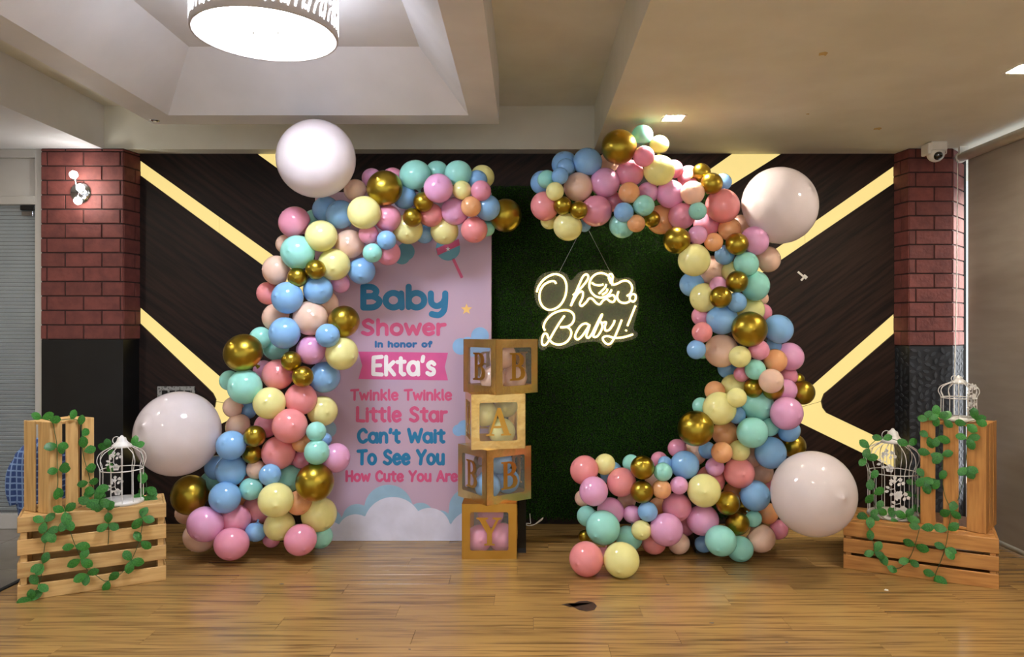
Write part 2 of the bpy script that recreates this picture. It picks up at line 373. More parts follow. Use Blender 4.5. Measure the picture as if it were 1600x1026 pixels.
# ---- glazed partition on the left
dr = empty('door_1', (-3.6, 5.2, 0)); tag(dr, kind='structure', label='white framed glazed door with grey blind behind the glass')
def dbox(name, a, b, y0, y1, z0, z1, m, bev=.004):
    o = MB().box(a, b, y0, y1, z0, z1, bev).build(name, M[m]); o.parent = dr; o.matrix_parent_inverse = Matrix.Translation(-dr.location); return o
dbox('frame', -3.452, -3.396, 5.17, 5.24, 0, CE, 'whiteframe'); dbox('frame', -4.9, -3.452, 5.17, 5.24, 2.28, 2.34, 'whiteframe'); dbox('frame', -4.9, -3.452, 5.17, 5.24, 2.61, CE, 'whiteframe')
dbox('transom_panel', -4.9, -3.452, 5.19, 5.22, 2.34, 2.61, 'whiteframe'); dbox('frame', -4.95, -4.9, 5.17, 5.24, 0, CE, 'whiteframe'); dbox('bottom_rail', -4.9, -3.452, 5.17, 5.24, 0, .1, 'whiteframe')
dbox('pane', -4.9, -3.452, 5.19, 5.196, .1, 2.28, 'glass', 0); dbox('patch_fitting', -3.55, -3.47, 5.175, 5.2, 2.2, 2.235, 'chrome')
dbox('closer_arm', -3.56, -3.455, 5.172, 5.2, 2.24, 2.275, 'black')
mb = MB(); z = .12
while z < 2.27:
    mb.add([(-4.9, 5.235, z), (-3.452, 5.235, z), (-3.452, 5.222, z+.02), (-4.9, 5.222, z+.02), (-4.9, 5.24, z+.002), (-3.452, 5.24, z+.002), (-3.452, 5.227, z+.022), (-4.9, 5.227, z+.022)], [(0, 1, 2, 3), (7, 6, 5, 4), (2, 6, 7, 3), (0, 4, 5, 1)]); z += .0265
bl = mb.build('blind_slats', M['blind']); bl.parent = dr; bl.matrix_parent_inverse = Matrix.Translation(-dr.location); tag(bl, kind='stuff')
dbox('blind_backing', -4.9, -3.452, 5.25, 5.26, 0, 2.3, 'trimblack', 0)
tag(MB().box(-5.2, -5.05, -2, 5.5, 0, 3.0).build('wall_left', M['wallgrey']), kind='structure', label='grey side wall left of the glazed door')
# ---- right side: window wall with roller screen
tag(MB().box(3.30, 3.42, -2, 6.3, -.05, .25).box(3.30, 3.42, -2, 2.4, .25, 2.67).box(3.3, 3.42, 6.2, 6.3, .25, 2.67).build('wall_right', M['wallgrey']), kind='structure', label='side wall with the window behind the roller screen')
wn = empty('window_1', (3.36, 3.9, .25)); tag(wn, kind='structure', label='bright window behind the grey roller screen')
for a in ((2.4, 2.46), (3.88, 3.94), (6.14, 6.2)):
    o = MB().box(3.33, 3.39, a[0], a[1], .25, 2.665, .004).build('window_frame', M['whiteframe']); o.parent = wn; o.matrix_parent_inverse = Matrix.Translation(-wn.location)
o = MB().box(3.355, 3.361, 2.4, 6.2, .25, 2.665).build('pane', M['glass']); o.parent = wn; o.matrix_parent_inverse = Matrix.Translation(-wn.location)
rs = empty('roller_screen', (3.05, 3.0, 0)); tag(rs, 'grey beige roller screen hanging from a white tube along the right side', 'roller blind')
def rpart(name, mb, m, sm=False):
    o = mb.build(name, M[m], None, sm); o.parent = rs; o.matrix_parent_inverse = Matrix.Translation(-rs.location); return o
rpart('fabric', MB().box(3.048, 3.052, .3, 5.075, .04, 2.59), 'screen')
rpart('roller_tube', MB().tube([(3.03, .3, 2.60), (3.03, 5.12, 2.60)], .032, 16), 'white', True)
rpart('end_cap', MB().tube([(3.03, 5.12, 2.60), (3.03, 5.145, 2.60)], .036, 16), 'white', True)
rpart('bottom_rail', MB().tube([(3.05, .3, .03), (3.05, 5.075, .03)], .018, 10), 'whitemetal', True)
rpart('bracket', MB().box(3.0, 3.06, 5.09, 5.11, 2.59, CE), 'white')
rpart('pull_chain', MB().tube([(2.985, 5.09, 2.57), (2.983, 5.1, 1.7), (2.965, 5.1, .9), (2.97, 5.1, .55)], .004, 6), 'white', True)

# =================================================================== FIXTURES
# ---- drum lamp
lx, ly, lz, lr = -1.157, 3.27, 2.702, .313
lp = empty('ceiling_lamp', (lx, ly, TZ)); tag(lp, 'round white drum ceiling lamp with cut-out foliage around the shade', 'ceiling lamp')
h = TZ-lz; Z0 = -h
MB().lathe([(lr-.012, Z0+.03), (lr-.012, Z0+.003), (lr-.008, Z0), (lr-.002, Z0), (lr, Z0+.004), (lr, 0), (lr-.006, 0), (lr-.006, Z0+.03), (lr-.012, Z0+.03)], 64, caps=False).build('shade', M['lampshade'], lp, True)
MB().lathe([(lr-.0125, Z0+.004), (lr-.0125, Z0+.04), (lr-.04, Z0+.05), (lr-.04, Z0+.044), (lr-.014, Z0+.034), (lr-.0135, Z0+.004), (lr-.0125, Z0+.004)], 64, caps=False).build('inner_rim', M['lampinner'], lp, True)
MB().lathe([(1e-6, Z0+.028), (.15, Z0+.03), (lr-.045, Z0+.042), (lr-.042, Z0+.05), (1e-6, Z0+.05)], 64).build('diffuser', M['lampglow'], lp, True)
for s in (-.055, .055): MB().lathe([(1e-6, Z0+.012), (.006, Z0+.014), (.008, Z0+.022)], 12, (s, 0, 0)).build('fixing_screw', M['chrome'], lp, True)
def cyl(t, z, off=.0015): return (math.cos(t)*(lr+off), math.sin(t)*(lr+off), z)
mb = MB()
def band(pts, wd):
    vs_ = []
    for i, (t, z, k) in enumerate(pts):
        a = pts[max(i-1, 0)]; b = pts[min(i+1, len(pts)-1)]; dx, dz = (b[0]-a[0])*lr, b[1]-a[1]; l = math.hypot(dx, dz) or 1
        nx, nz = -dz/l*wd*k/lr, dx/l*wd*k
        vs_ += [cyl(t+nx, z+nz), cyl(t-nx, z-nz)]
    mb.add(vs_, [(2*i, 2*i+2, 2*i+3, 2*i+1) for i in range(len(pts)-1)])
NM = 22
for i in range(NM):
    t0 = 2*math.pi*i/NM; z0 = Z0+.032
    band([(t0+.0, z0, 1), (t0+.02, z0+.03, 1), (t0+.06, z0+.058, 1), (t0+.12, z0+.072, .9), (t0+.18, z0+.07, .5)], .0034)
    band([(t0+.10, z0+.0, .4), (t0+.12, z0+.03, 1), (t0+.15, z0+.06, 1), (t0+.16, z0+.11, .7)], .004)
    band([(t0+.19, z0-.004, .4), (t0+.20, z0+.02, 1), (t0+.23, z0+.05, 1), (t0+.22, z0+.09, .6)], .0045)
    for (tt, zz, rr) in ((.15, .012, .008), (.06, .09, .009), (.24, .085, .008), (.1, .13, .009), (.2, .15, .008), (.03, .17, .009)):
        n = 10; mb.add([cyl(t0+tt+math.cos(2*math.pi*k/n)*rr/lr, z0+zz+math.sin(2*math.pi*k/n)*rr*1.25) for k in range(n)], [tuple(range(n))])
    band([(t0+.02, z0+.1, 1), (t0+.1, z0+.15, 1), (t0+.13, z0+.2, .8)], .0034); band([(t0+.26, z0+.1, 1), (t0+.2, z0+.16, 1), (t0+.19, z0+.2, .7)], .0034)
mb.build('foliage_cutout', M['lampcut'], lp)
# ---- square downlights (the room has a row on the false ceiling)
def downlight(x, y, label):
    e = empty('downlight', (x, y, CE)); tag(e, label, 'downlight', 'square ceiling downlights')
    fr_ = MB()
    for a in ((-.07, .07, -.07, -.056), (-.07, .07, .056, .07), (-.07, -.056, -.056, .056), (.056, .07, -.056, .056)): fr_.box(*a, -.004, .002)
    fr_.build('frame', M['white'], e); MB().box(-.056, .056, -.056, .056, -.002, .002).build('glow_panel', M['spot'], e)
d = (CE-EYE)*F/(CY-184); q = P(1052, 184, d); downlight(q.x, q.y, 'square ceiling downlight above the right balloon garland')
d = (CE-EYE)*F/(CY-107); q = P(1601, 107, d); downlight(q.x, q.y, 'square ceiling downlight cut off at the right edge of the photo')
for (x, y, lb) in ((.95, 1.6, 'right row, second from the garland'), (2.7, 1.3, 'row beside the roller screen, second from the pillar'), (.95, -.4, 'right row, third from the garland'), (2.7, -.8, 'row beside the roller screen, third from the pillar'), (-3.6, 3.6, 'left row, nearest the glazed door'), (-3.6, 1.2, 'left row, farther from the glazed door')):
    downlight(x, y, 'square ceiling downlight of the '+lb)
sp = empty('spot_eye', P(242, 188, (CE-EYE)*F/(CY-188))); tag(sp, 'tiny round silver ceiling sensor at the left corner of the ceiling tray', 'sensor')
MB().lathe([(1e-6, -.006), (.018, -.006), (.026, -.003), (.028, 0)], 20).build('rim', M['chrome'], sp, True); MB().lathe([(1e-6, -.012), (.008, -.01), (.011, -.006)], 14).build('eye', M['white'], sp, True)
# ---- wall sconce on left pillar
q = P(126, 301, 5.152); sc = empty('wall_sconce', q); tag(sc, 'round chrome wall sconce with three bare bulbs on the left brick pillar', 'wall lamp')
mbp = MB().lathe([(1e-6, .03), (.03, .028), (.062, .016), (.075, .004), (.077, -.004)], 32)
pt_ = mbp.build('back_plate', M['chrome'], sc, True); pt_.rotation_euler = (R(90), 0, 0)
for (bx, bz) in ((.012, .10), (.055, .015), (.04, -.07)):
    MB().tube(smooth_pts([(0, -.025, 0), (bx*.4, -.06, bz*.4), (bx*.75, -.075, bz*.75)], 5), .006, 8).build('arm', M['chrome'], sc, True)
    MB().tube([(bx*.7, -.075, bz*.7), (bx*.86, -.085, bz*.86)], .012, 12).build('socket', M['chrome'], sc, True)
    MB().sphere((bx*1.05, -.1, bz*1.05), .026, 16, 10).build('bulb', M['bulb'], sc, True)
# ---- dome camera
q = P(1462, 240, 5.0); cc = empty('security_camera', (q.x, q.y, CE)); tag(cc, 'white dome security camera with black lens under the ceiling', 'camera')
MB().box(-.055, .055, -.05, .05, -.06, 0, .006).build('mount_box', M['white'], cc)
MB().box(-.075, -.05, -.045, .05, -.085, -.01, .005).build('cable_box', M['white'], cc)
dm = MB(); prof = [(1e-6, -.125)]+[(.056*math.sin(R(a)), -.075-.056*math.cos(R(a))) for a in range(10, 91, 10)]+[(.06, -.06)]
dm.lathe([(r, z) for r, z in prof], 28).build('dome', M['white'], cc, True)
MB().sphere((-.004, -.03, -.092), .032, 18, 12, (1, 1, 1)).build('lens', M['lens'], cc, True)
MB().tube(smooth_pts([(.04, 0, -.062), (.07, 0, -.075), (.075, 0, -.03), (.09, .01, -.004)], 5), .003, 6).build('cable', M['white'], cc, True)
# ---- wall switch plate, wall clip
q = P(276, 612, WB); sw = empty('switch_plate', q); tag(sw, 'speckled grey switch plate on the dark wall above the left white balloon', 'switch plate')
M['speck'] = mat('speckled_plate', (150, 150, 146), .5, c2=(60, 60, 60), scale=60, lo=.5, hi=.62)
MB().box(-.135, .135, -.012, 0, -.05, .04, .003).build('plate', M['speck'], sw)
for k in range(4): MB().box(-.1+k*.055, -.06+k*.055, -.018, -.01, -.028, .012, .003).build('rocker', M['black'], sw)
q = P(1253, 430, WB); wc = empty('wall_clip', q); tag(wc, 'small white plastic clip stuck on the dark wall right of the garland', 'clip'); wc.rotation_euler = (0, R(40), 0)
MB().box(-.04, .04, -.006, 0, -.007, .007, .002).build('bar', M['white'], wc); MB().box(.012, .026, -.006, 0, -.034, -.007, .002).build('hook', M['white'], wc); MB().box(.008, .04, -.006, 0, .007, .018, .002).build('tab', M['white'], wc)
q = P(1385, 922, 1.4*F/(922-CY)); tag(MB().prism([(-.012, 0), (0, .012), (.012, .004), (.006, -.01)], lambda a, b: (q.x+a, q.y+b, .004), lambda a, b: (q.x+a, q.y+b, 0)).build('paper_scrap', M['white']), 'tiny white paper scrap on the floor in front of the right crate', 'scrap')

# =================================================================== BANNER
BD = 4.88
def bp(px, py, off=0): q = P(px, py, BD); return Vector((q.x, q.y-off, q.z))
bn = empty('banner', (bp(630, 848).x, BD+.02, 0)); tag(bn, 'tall pale pink baby shower banner with teal and pink lettering', 'banner')
def bpart(name, mb, m, label=None):
    o = mb.build(name, M[m]); o.parent = bn; o.matrix_parent_inverse = Matrix.Translation(-bn.location)
    if label: o['label'] = label
    return o
a, b = bp(492, 300), bp(768, 844.5)
bpart('board', MB().box(a.x, b.x, BD, BD+.035, b.z, a.z, .004), 'banner')
bpart('foot', MB().box(a.x+.05, a.x+.1, BD-.1, BD+.2, 0, .004), 'black'); bpart('foot', MB().box(b.x-.12, b.x-.07, BD-.06, BD+.2, 0, .004), 'black')
def flat(polys, off): 
    mb = MB()
    for i, pl in enumerate(polys): mb.add([bp(x, y, off+i*6e-6) for x, y in pl], [tuple(range(len(pl)))])
    return mb
# clouds
def envelope(circles, x0, x1, base, n=140):
    top = []
    for i in range(n+1):
        x = x0+(x1-x0)*i/n; y = base
        for (cx, cy, r) in circles:
            if abs(x-cx) < r: y = min(y, cy-math.sqrt(r*r-(x-cx)**2))
        top.append((x, min(y, base)))
    return [[top[i], top[i+1], (top[i+1][0], 844.5), (top[i][0], 844.5)] for i in range(n)]
bpart('cloud_print', flat(envelope([(607, 795, 38), (558, 810, 23), (512, 816, 23), (657, 806, 21), (688, 815, 18), (735, 795, 34), (762, 790, 30)], 492.5, 767.5, 822), .001), 'cloudd')
bpart('cloud_print', flat(envelope([(614, 822, 46), (556, 832, 29), (515, 838, 24), (671, 826, 33), (742, 838, 42)], 492.5, 767.5, 826), .002), 'cloudl')
def discs(cs, off, n=24): return flat([[(x+r*math.cos(2*math.pi*k/n), y+r*math.sin(2*math.pi*k/n)) for k in range(n)] for x, y, r in cs], off)
bpart('cloud_print', discs([(720, 541, 13), (731, 537, 11), (750, 525, 14), (755, 540, 12), (738, 547, 10)], .001), 'cloudb')
bpart('cloud_print', discs([(716, 672, 9), (726, 668, 12), (738, 672, 10)], .001), 'cloudb')
bpart('cloud_print', discs([(512, 670, 14), (505, 690, 12), (500, 662, 10)], .001), 'cloudd')
bpart('star_print', flat([[(729+(9 if k % 2 == 0 else 4)*math.sin(math.pi*k/5), 483-(9 if k % 2 == 0 else 4)*math.cos(math.pi*k/5)) for k in range(10)]], .001), 'pstar')
bpart('rattle_print', discs([(700, 388, 19)], .001), 'rattle')
bpart('rattle_band', flat([[(681.5, 388), (717, 373), (718.5, 383), (684, 399)]], .0015), 'rose')
bpart('rattle_star', flat([[(700+(4 if k % 2 == 0 else 1.8)*math.sin(math.pi*k/5), 389-(4 if k % 2 == 0 else 1.8)*math.cos(math.pi*k/5)) for k in range(10)]], .002), 'pwhite')
bpart('rattle_stick', flat([[(706, 405), (710, 403), (724, 433), (720, 435)]], .001), 'rose')
bpart('bootee_print', discs([(634, 393, 14), (628, 400, 13)], .001), 'rattle')
bpart('ribbon_print', flat([[(560, 549), (630, 550), (630, 593), (560, 592), (566, 571)], [(630, 550), (700, 551), (695, 573), (700, 594), (630, 593)]], .001), 'magenta')
# stroke lettering
def S(*p): return ('s', p)
def Ln(*p): return ('l', p)
def circ(cx, cy, rx, ry, a0=0, a1=360, n=18): return ('l', [(cx+rx*math.cos(R(a0+(a1-a0)*i/n)), cy+ry*math.sin(R(a0+(a1-a0)*i/n))) for i in range(n+1)])
G = {
 'B': (.58, [Ln((.04, 0), (.04, 1)), S((.04, 1), (.32, .98), (.46, .78), (.34, .56), (.06, .53)), S((.06, .53), (.36, .53), (.56, .3), (.4, .03), (.04, 0))]),
 'S': (.56, [S((.5, .86), (.3, 1), (.08, .84), (.16, .6), (.42, .42), (.5, .18), (.28, 0), (.03, .12))]),
 'E': (.5, [Ln((.48, 1), (.06, .96), (.04, .5), (.04, .03), (.48, 0)), Ln((.04, .5), (.4, .52))]),
 'T': (.6, [Ln((0, .96), (.6, 1)), Ln((.3, .98), (.28, 0))]),
 'L': (.46, [Ln((.05, 1), (.04, .03), (.46, 0))]),
 'C': (.58, [S((.54, .8), (.36, 1), (.1, .8), (.03, .45), (.14, .1), (.36, 0), (.56, .16))]),
 'W': (.86, [Ln((0, 1), (.2, .02), (.42, .7), (.64, .02), (.86, 1))]),
 'Y': (.58, [Ln((0, 1), (.28, .5), (.58, 1)), Ln((.29, .5), (.22, 0))]),
 'H': (.58, [Ln((.04, 1), (.04, 0)), Ln((.54, 1), (.54, 0)), Ln((.04, .5), (.54, .52))]),
 'A': (.62, [Ln((0, 0), (.3, 1), (.62, 0)), Ln((.12, .34), (.5, .34))]),
 'I': (.1, [Ln((.05, 1), (.05, 0))]),
 'a': (.54, [circ(.25, .31, .25, .31), Ln((.5, .6), (.52, 0))]),
 'b': (.54, [Ln((.03, 1), (.03, .02)), circ(.28, .31, .25, .31)]),
 'c': (.44, [S((.42, .5), (.26, .62), (.06, .5), (.02, .3), (.1, .06), (.26, 0), (.44, .1))]),
 'e': (.5, [S((.04, .32), (.46, .36), (.4, .56), (.24, .63), (.06, .5), (.02, .26), (.12, .05), (.28, 0), (.46, .1))]),
 'f': (.36, [S((.36, .9), (.24, 1), (.14, .86), (.14, .5), (.14, 0)), Ln((0, .56), (.32, .58))]),
 'h': (.5, [Ln((.04, 1), (.04, 0)), S((.04, .36), (.14, .56), (.3, .62), (.44, .5), (.46, .2), (.46, 0))]),
 'i': (.1, [Ln((.05, .62), (.05, 0)), Ln((.05, .9), (.05, .91))]),
 'k': (.46, [Ln((.04, 1), (.04, 0)), Ln((.42, .62), (.06, .28)), Ln((.16, .36), (.46, 0))]),
 'l': (.14, [Ln((.06, 1), (.06, .12), (.12, 0))]),
 'n': (.5, [Ln((.04, .62), (.04, 0)), S((.04, .36), (.14, .56), (.3, .62), (.44, .5), (.46, .2), (.46, 0))]),
 'o': (.54, [circ(.27, .31, .25, .31)]),
 'r': (.36, [Ln((.04, .62), (.04, 0)), S((.04, .36), (.14, .56), (.36, .6))]),
 's': (.42, [S((.38, .52), (.24, .62), (.06, .5), (.14, .34), (.34, .24), (.34, .06), (.16, 0), (.02, .08))]),
 't': (.4, [Ln((.18, .92), (.18, .12), (.3, 0), (.36, .02)), Ln((0, .62), (.38, .64))]),
 'u': (.5, [S((.04, .62), (.04, .2), (.16, .02), (.34, .04), (.44, .2)), Ln((.46, .62), (.46, 0))]),
 'v': (.46, [Ln((0, .62), (.22, 0), (.46, .62))]),
 'w': (.7, [Ln((0, .62), (.17, .02), (.35, .5), (.53, .02), (.7, .62))]),
 'y': (.52, [S((.03, .6), (.05, .2), (.22, .06), (.4, .18), (.47, .34)), S((.49, .6), (.48, .2), (.44, -.14), (.28, -.32), (.06, -.28))]),
 "'": (.1, [Ln((.07, 1), (.03, .76))]), '!': (.1, [Ln((.05, 1), (.05, .4)), Ln((.05, 0), (.05, .02))]), ' ': (.28, []),
}
def strokes(txt, gap):
    x = 0; out = []; word = 0
    for ch in txt:
        wd, ss = G[ch]; word += ch == ' '
        for kind, pts in ss:
            p = [(v.x, v.y) for v in smooth_pts([Vector((u, v, 0)) for u, v in pts], 5)] if kind == 's' else pts
            if ch.islower(): p = [(u, v*1.13 if v <= .66 else v) for u, v in p]
            out.append((word, [(x+u, v) for u, v in p]))
        x += wd+gap
    return out, x-gap
def lettering(txt, x0, x1, top, base, th, m, off):
    hgt = base-top; gap = .17 if th/hgt < .28 else .22
    ss, wd = strokes(txt, gap); kx = (x1-x0-th)/wd; ky = hgt-th; r = th/2
    for wi in range(max(k for k, _ in ss)+1):
        mb = MB(); c = 0
        for k_, s in ss:
            if k_ != wi: continue
            pp = [(x0+r+u*kx, base-r-v*ky) for u, v in s]
            for (x, y) in pp:
                c += 1; mb.add([bp(x+r*math.cos(2*math.pi*k/12), y+r*math.sin(2*math.pi*k/12), off+c*4e-6) for k in range(12)], [tuple(range(12))])
            for (p, q) in zip(pp[:-1], pp[1:]):
                l = math.hypot(q[0]-p[0], q[1]-p[1])
                if l < 1e-6: continue
                c += 1; nx, ny = -(q[1]-p[1])/l*r, (q[0]-p[0])/l*r; o_ = off+c*4e-6
                mb.add([bp(p[0]+nx, p[1]+ny, o_), bp(q[0]+nx, q[1]+ny, o_), bp(q[0]-nx, q[1]-ny, o_), bp(p[0]-nx, p[1]-ny, o_)], [(0, 1, 2, 3)])
        bpart('lettering', mb, m)
lettering('Baby', 561, 702, 443, 485, 9.6, 'teal', .001)
lettering('Shower', 563, 698, 497, 525, 6, 'rose', .001)
lettering('In honor of', 585, 676, 532, 543, 3.3, 'navy', .001)
lettering("Ekta's", 579, 683, 554, 588, 6.4, 'pwhite', .002)
lettering('Twinkle Twinkle', 547, 707, 607, 626, 3.8, 'rose', .001)
lettering('Little Star', 555, 700, 634, 660, 5.2, 'rose', .001)
lettering("Can't Wait", 557, 697, 668, 693, 5.5, 'teal', .001)
lettering('To See You', 557, 696, 701, 727, 5.5, 'teal', .001)
lettering('How Cute You Are', 539, 716, 734, 753, 4.1, 'rose', .001)

# =================================================================== GRASS PANEL
GD = 4.97
ga, gb = P(768, 290, GD), P(1136, 808, GD)
gp = empty('grass_panel', ((ga.x+gb.x)/2, GD, 0)); tag(gp, 'tall dark green artificial grass panel behind the neon sign', 'grass panel')
def gpart(name, o):
    o.parent = gp; o.matrix_parent_inverse = Matrix.Translation(-gp.location); return o
gpart('board', MB().box(ga.x, gb.x, GD, GD+.04, gb.z, ga.z, .003).build('board', M['grassback']))
rng = np.random.default_rng(3); NB = 60000
bx = rng.uniform(ga.x, gb.x, NB); bz = rng.uniform(gb.z, ga.z, NB); an = rng.uniform(-1.2, 1.2, NB); ln = rng.uniform(.025, .05, NB); out_ = rng.uniform(.01, .03, NB); wd = .0034
base = np.stack([bx, np.full(NB, GD), bz], 1); perp = np.stack([np.cos(an)*wd, np.zeros(NB), np.sin(an)*wd], 1)
tip = base+np.stack([np.sin(an)*ln*.8, -out_, -np.cos(an)*ln*.6+.012*rng.normal(size=NB)], 1)
V = np.empty((NB*3, 3), np.float32); V[0::3] = base-perp; V[1::3] = base+perp; V[2::3] = tip
me = bpy.data.meshes.new('grass_blades'); me.vertices.add(NB*3); me.vertices.foreach_set('co', V.ravel()); me.loops.add(NB*3); me.loops.foreach_set('vertex_index', np.arange(NB*3, dtype=np.int32))
me.polygons.add(NB); me.polygons.foreach_set('loop_start', np.arange(0, NB*3, 3, dtype=np.int32)); me.update(calc_edges=True); me.validate(); me.materials.append(M['grass'])
tag(gpart('g', link('grass_blades', me)), kind='stuff')
for px in (815.5, 1095):
    q = P(px, 864, 4.61); 
    o = MB().prism([(4.62, 0), (GD+.2, 0), (GD+.2, .05), (GD+.02, .3), (GD-.02, .3), (4.62, .03)], lambda a, b: (q.x-.026, a, b), lambda a, b: (q.x+.026, a, b)).build('foot', M['black']); gpart('f', o)
    o = MB().box(q.x-.026, q.x+.026, GD+.04, GD+.075, 0, 1.9).build('post', M['black']); gpart('f', o)
q = lambda a, b: P(780+a/8.55, 760+b/8.55, 4.86)
tag(MB().tube(smooth_pts([q(410, 360), q(415, 440), q(418, 490), q(380, 490), q(345, 500), q(400, 520), q(470, 505), q(540, 450), q(585, 415), q(560, 450), q(480, 500), q(420, 515)], 5), .0028, 6).build('sign_cable', M['white'], None, True), 'thin white looped cable hanging below the grass panel beside the boxes', 'cable')

# =================================================================== NEON SIGN
ND = 4.90
def npt(a, b, off=0): q = P(820+a/5.13, 360+b/5.13, ND); return Vector((q.x, q.y-off, q.z))
ns = empty('neon_sign', npt(490, 960)); tag(ns, 'glowing warm white neon sign reading Oh Baby! with a sleeping baby outline', 'neon sign')
def npart(name, o, label=None):
    o.parent = ns; o.matrix_parent_inverse = Matrix.Translation(-ns.location)
    if label: o['label'] = label
outl = [(75, 480), (95, 400), (150, 345), (250, 325), (330, 345), (370, 400), (430, 340), (500, 320), (600, 315), (690, 325), (740, 385), (820, 375), (880, 410), (890, 490), (912, 540), (905, 640), (870, 780), (905, 820), (890, 860), (800, 890), (720, 900), (690, 935), (640, 940), (600, 900), (540, 890), (430, 905), (360, 930), (280, 950), (200, 930), (150, 960), (110, 930), (115, 860), (150, 800), (130, 740), (190, 660), (120, 620), (85, 560)]
outl = [(v.x, v.y) for v in smooth_pts([Vector((a, b, 0)) for a, b in outl], 4, True)]
npart('backboard', MB().prism(outl, lambda a, b: npt(a, b, .006), lambda a, b: npt(a, b, 0)).build('backboard', M['acrylic']), 'clear acrylic backboard')
NS = [[(95, 495), (110, 450), (150, 395), (210, 358), (260, 352), (310, 380), (333, 440), (325, 520), (290, 590), (240, 628), (185, 635), (140, 605), (118, 550), (122, 490), (150, 440), (195, 412), (235, 408), (250, 428)],
 [(385, 520), (430, 480), (480, 425), (508, 378), (495, 352), (465, 370), (432, 440), (395, 530), (368, 605), (390, 560), (430, 500), (462, 492), (462, 535), (440, 585), (455, 606), (488, 578), (515, 545), (542, 550), (570, 580), (600, 592), (625, 562), (655, 548), (680, 568), (708, 572), (722, 545), (705, 518), (672, 528), (640, 532)],
 [(608+92*math.cos(R(t)), 440+98*math.sin(R(t))) for t in range(20, 375, 20)],
 [(690, 425), (672, 385), (676, 355), (692, 350), (704, 372), (698, 405), (705, 434), (740, 426), (780, 406), (820, 405), (850, 432), (858, 470), (842, 508), (815, 525)],
 [(750, 488), (738, 530), (755, 568), (800, 582), (840, 565), (838, 538), (855, 512), (882, 515), (887, 545), (870, 570), (845, 562)],
 [(535, 418), (560, 435), (600, 440), (628, 432)], [(652, 430), (640, 460), (615, 485), (592, 508)], [(662, 468), (650, 495), (618, 515)],
 [(162, 802), (150, 770), (170, 720), (220, 670), (290, 642), (350, 642), (388, 670), (393, 715), (368, 755), (320, 775), (282, 776), (340, 775), (370, 805), (365, 850), (330, 895), (275, 914), (225, 902), (192, 866), (176, 830), (152, 830), (138, 870), (140, 910), (165, 916), (195, 878), (240, 800), (280, 735), (318, 682)],
 [(520, 765), (490, 745), (450, 760), (415, 810), (402, 855), (425, 872), (460, 842), (500, 785), (518, 755), (505, 800), (492, 845), (508, 860), (535, 830), (570, 760), (605, 690), (618, 672), (612, 692), (585, 750), (556, 815), (548, 848), (575, 850), (605, 812), (620, 765), (608, 728)],
 [(620, 740), (650, 735), (640, 770), (645, 800), (675, 795), (710, 745), (718, 718)],
 [(775, 715), (750, 780), (720, 850), (690, 900), (660, 910), (630, 885), (625, 858), (660, 846), (720, 860), (790, 855), (865, 832)],
 [(885, 602), (862, 660), (820, 765)], [(806, 806), (814, 796)]]
for s in NS:
    pts = [tuple(v) for v in smooth_pts([npt(a, b, .014) for a, b in s], 5)]
    npart('neon_tube', MB().tube(pts, .0066, 8).build('neon_tube', M['neon'], None, True))
for (a, b) in (((275, 335), (478, -60)), ((685, 335), (482, -60))): npart('hanging_wire', MB().tube([npt(*a, .004), npt(*b, .004)], .0016, 6).build('hanging_wire', M['wire']))

# =================================================================== LETTER BOXES
BS = .335
def letter_mesh(ch, sz):
    cu = bpy.data.curves.new('letter', 'CURVE'); cu.dimensions = '2D'; cu.fill_mode = 'BOTH'; cu.extrude = .0015
    B_out = [(0, 0), (.42, 0), (.6, .04), (.7, .14), (.72, .27), (.66, .42), (.52, .52), (.62, .6), (.66, .74), (.62, .88), (.5, .97), (.38, 1), (0, 1), (0, .95), (.1, .93), (.1, .07), (0, .05)]
    B_h1 = [(.27, .08), (.4, .08), (.5, .15), (.53, .27), (.49, .41), (.38, .49), (.27, .49)]
    B_h2 = [(.27, .56), (.37, .57), (.45, .63), (.47, .74), (.44, .86), (.36, .93), (.27, .93)]
    A_out = [(0, 0), (.3, 0), (.3, .05), (.2, .07), (.27, .27), (.58, .27), (.65, .07), (.55, .05), (.55, 0), (.92, 0), (.92, .05), (.85, .07), (.53, 1), (.42, 1), (.12, .07), (0, .05)]
    A_h1 = [(.3, .35), (.425, .74), (.55, .35)]
    Y_out = [(.28, 0), (.66, 0), (.66, .05), (.56, .07), (.56, .42), (.8, .92), (.9, .95), (.9, 1), (.58, 1), (.58, .95), (.7, .92), (.53, .56), (.32, .92), (.42, .95), (.42, 1), (0, 1), (0, .95), (.1, .92), (.38, .42), (.38, .07), (.28, .05)]
    for loop in {'B': (B_out, B_h1, B_h2), 'A': (A_out, A_h1), 'Y': (Y_out,)}[ch]:
        sp_ = cu.splines.new('POLY'); sp_.points.add(len(loop)-1); sp_.use_cyclic_u = True
        xs = [p[0] for p in B_out] if ch == 'B' else [0, .92]
        for i, (a, b) in enumerate(loop): sp_.points[i].co = ((a-max(xs)/2)*sz, (b-.5)*sz, 0, 1)
    o = bpy.data.objects.new('tmp', cu); COL.objects.link(o); dg = bpy.context.evaluated_depsgraph_get(); dg.update()
    me = bpy.data.meshes.new_from_object(o.evaluated_get(dg)); bpy.data.objects.remove(o); me.name = 'letter'; me.materials.clear(); me.materials.append(M['foilm']); return me
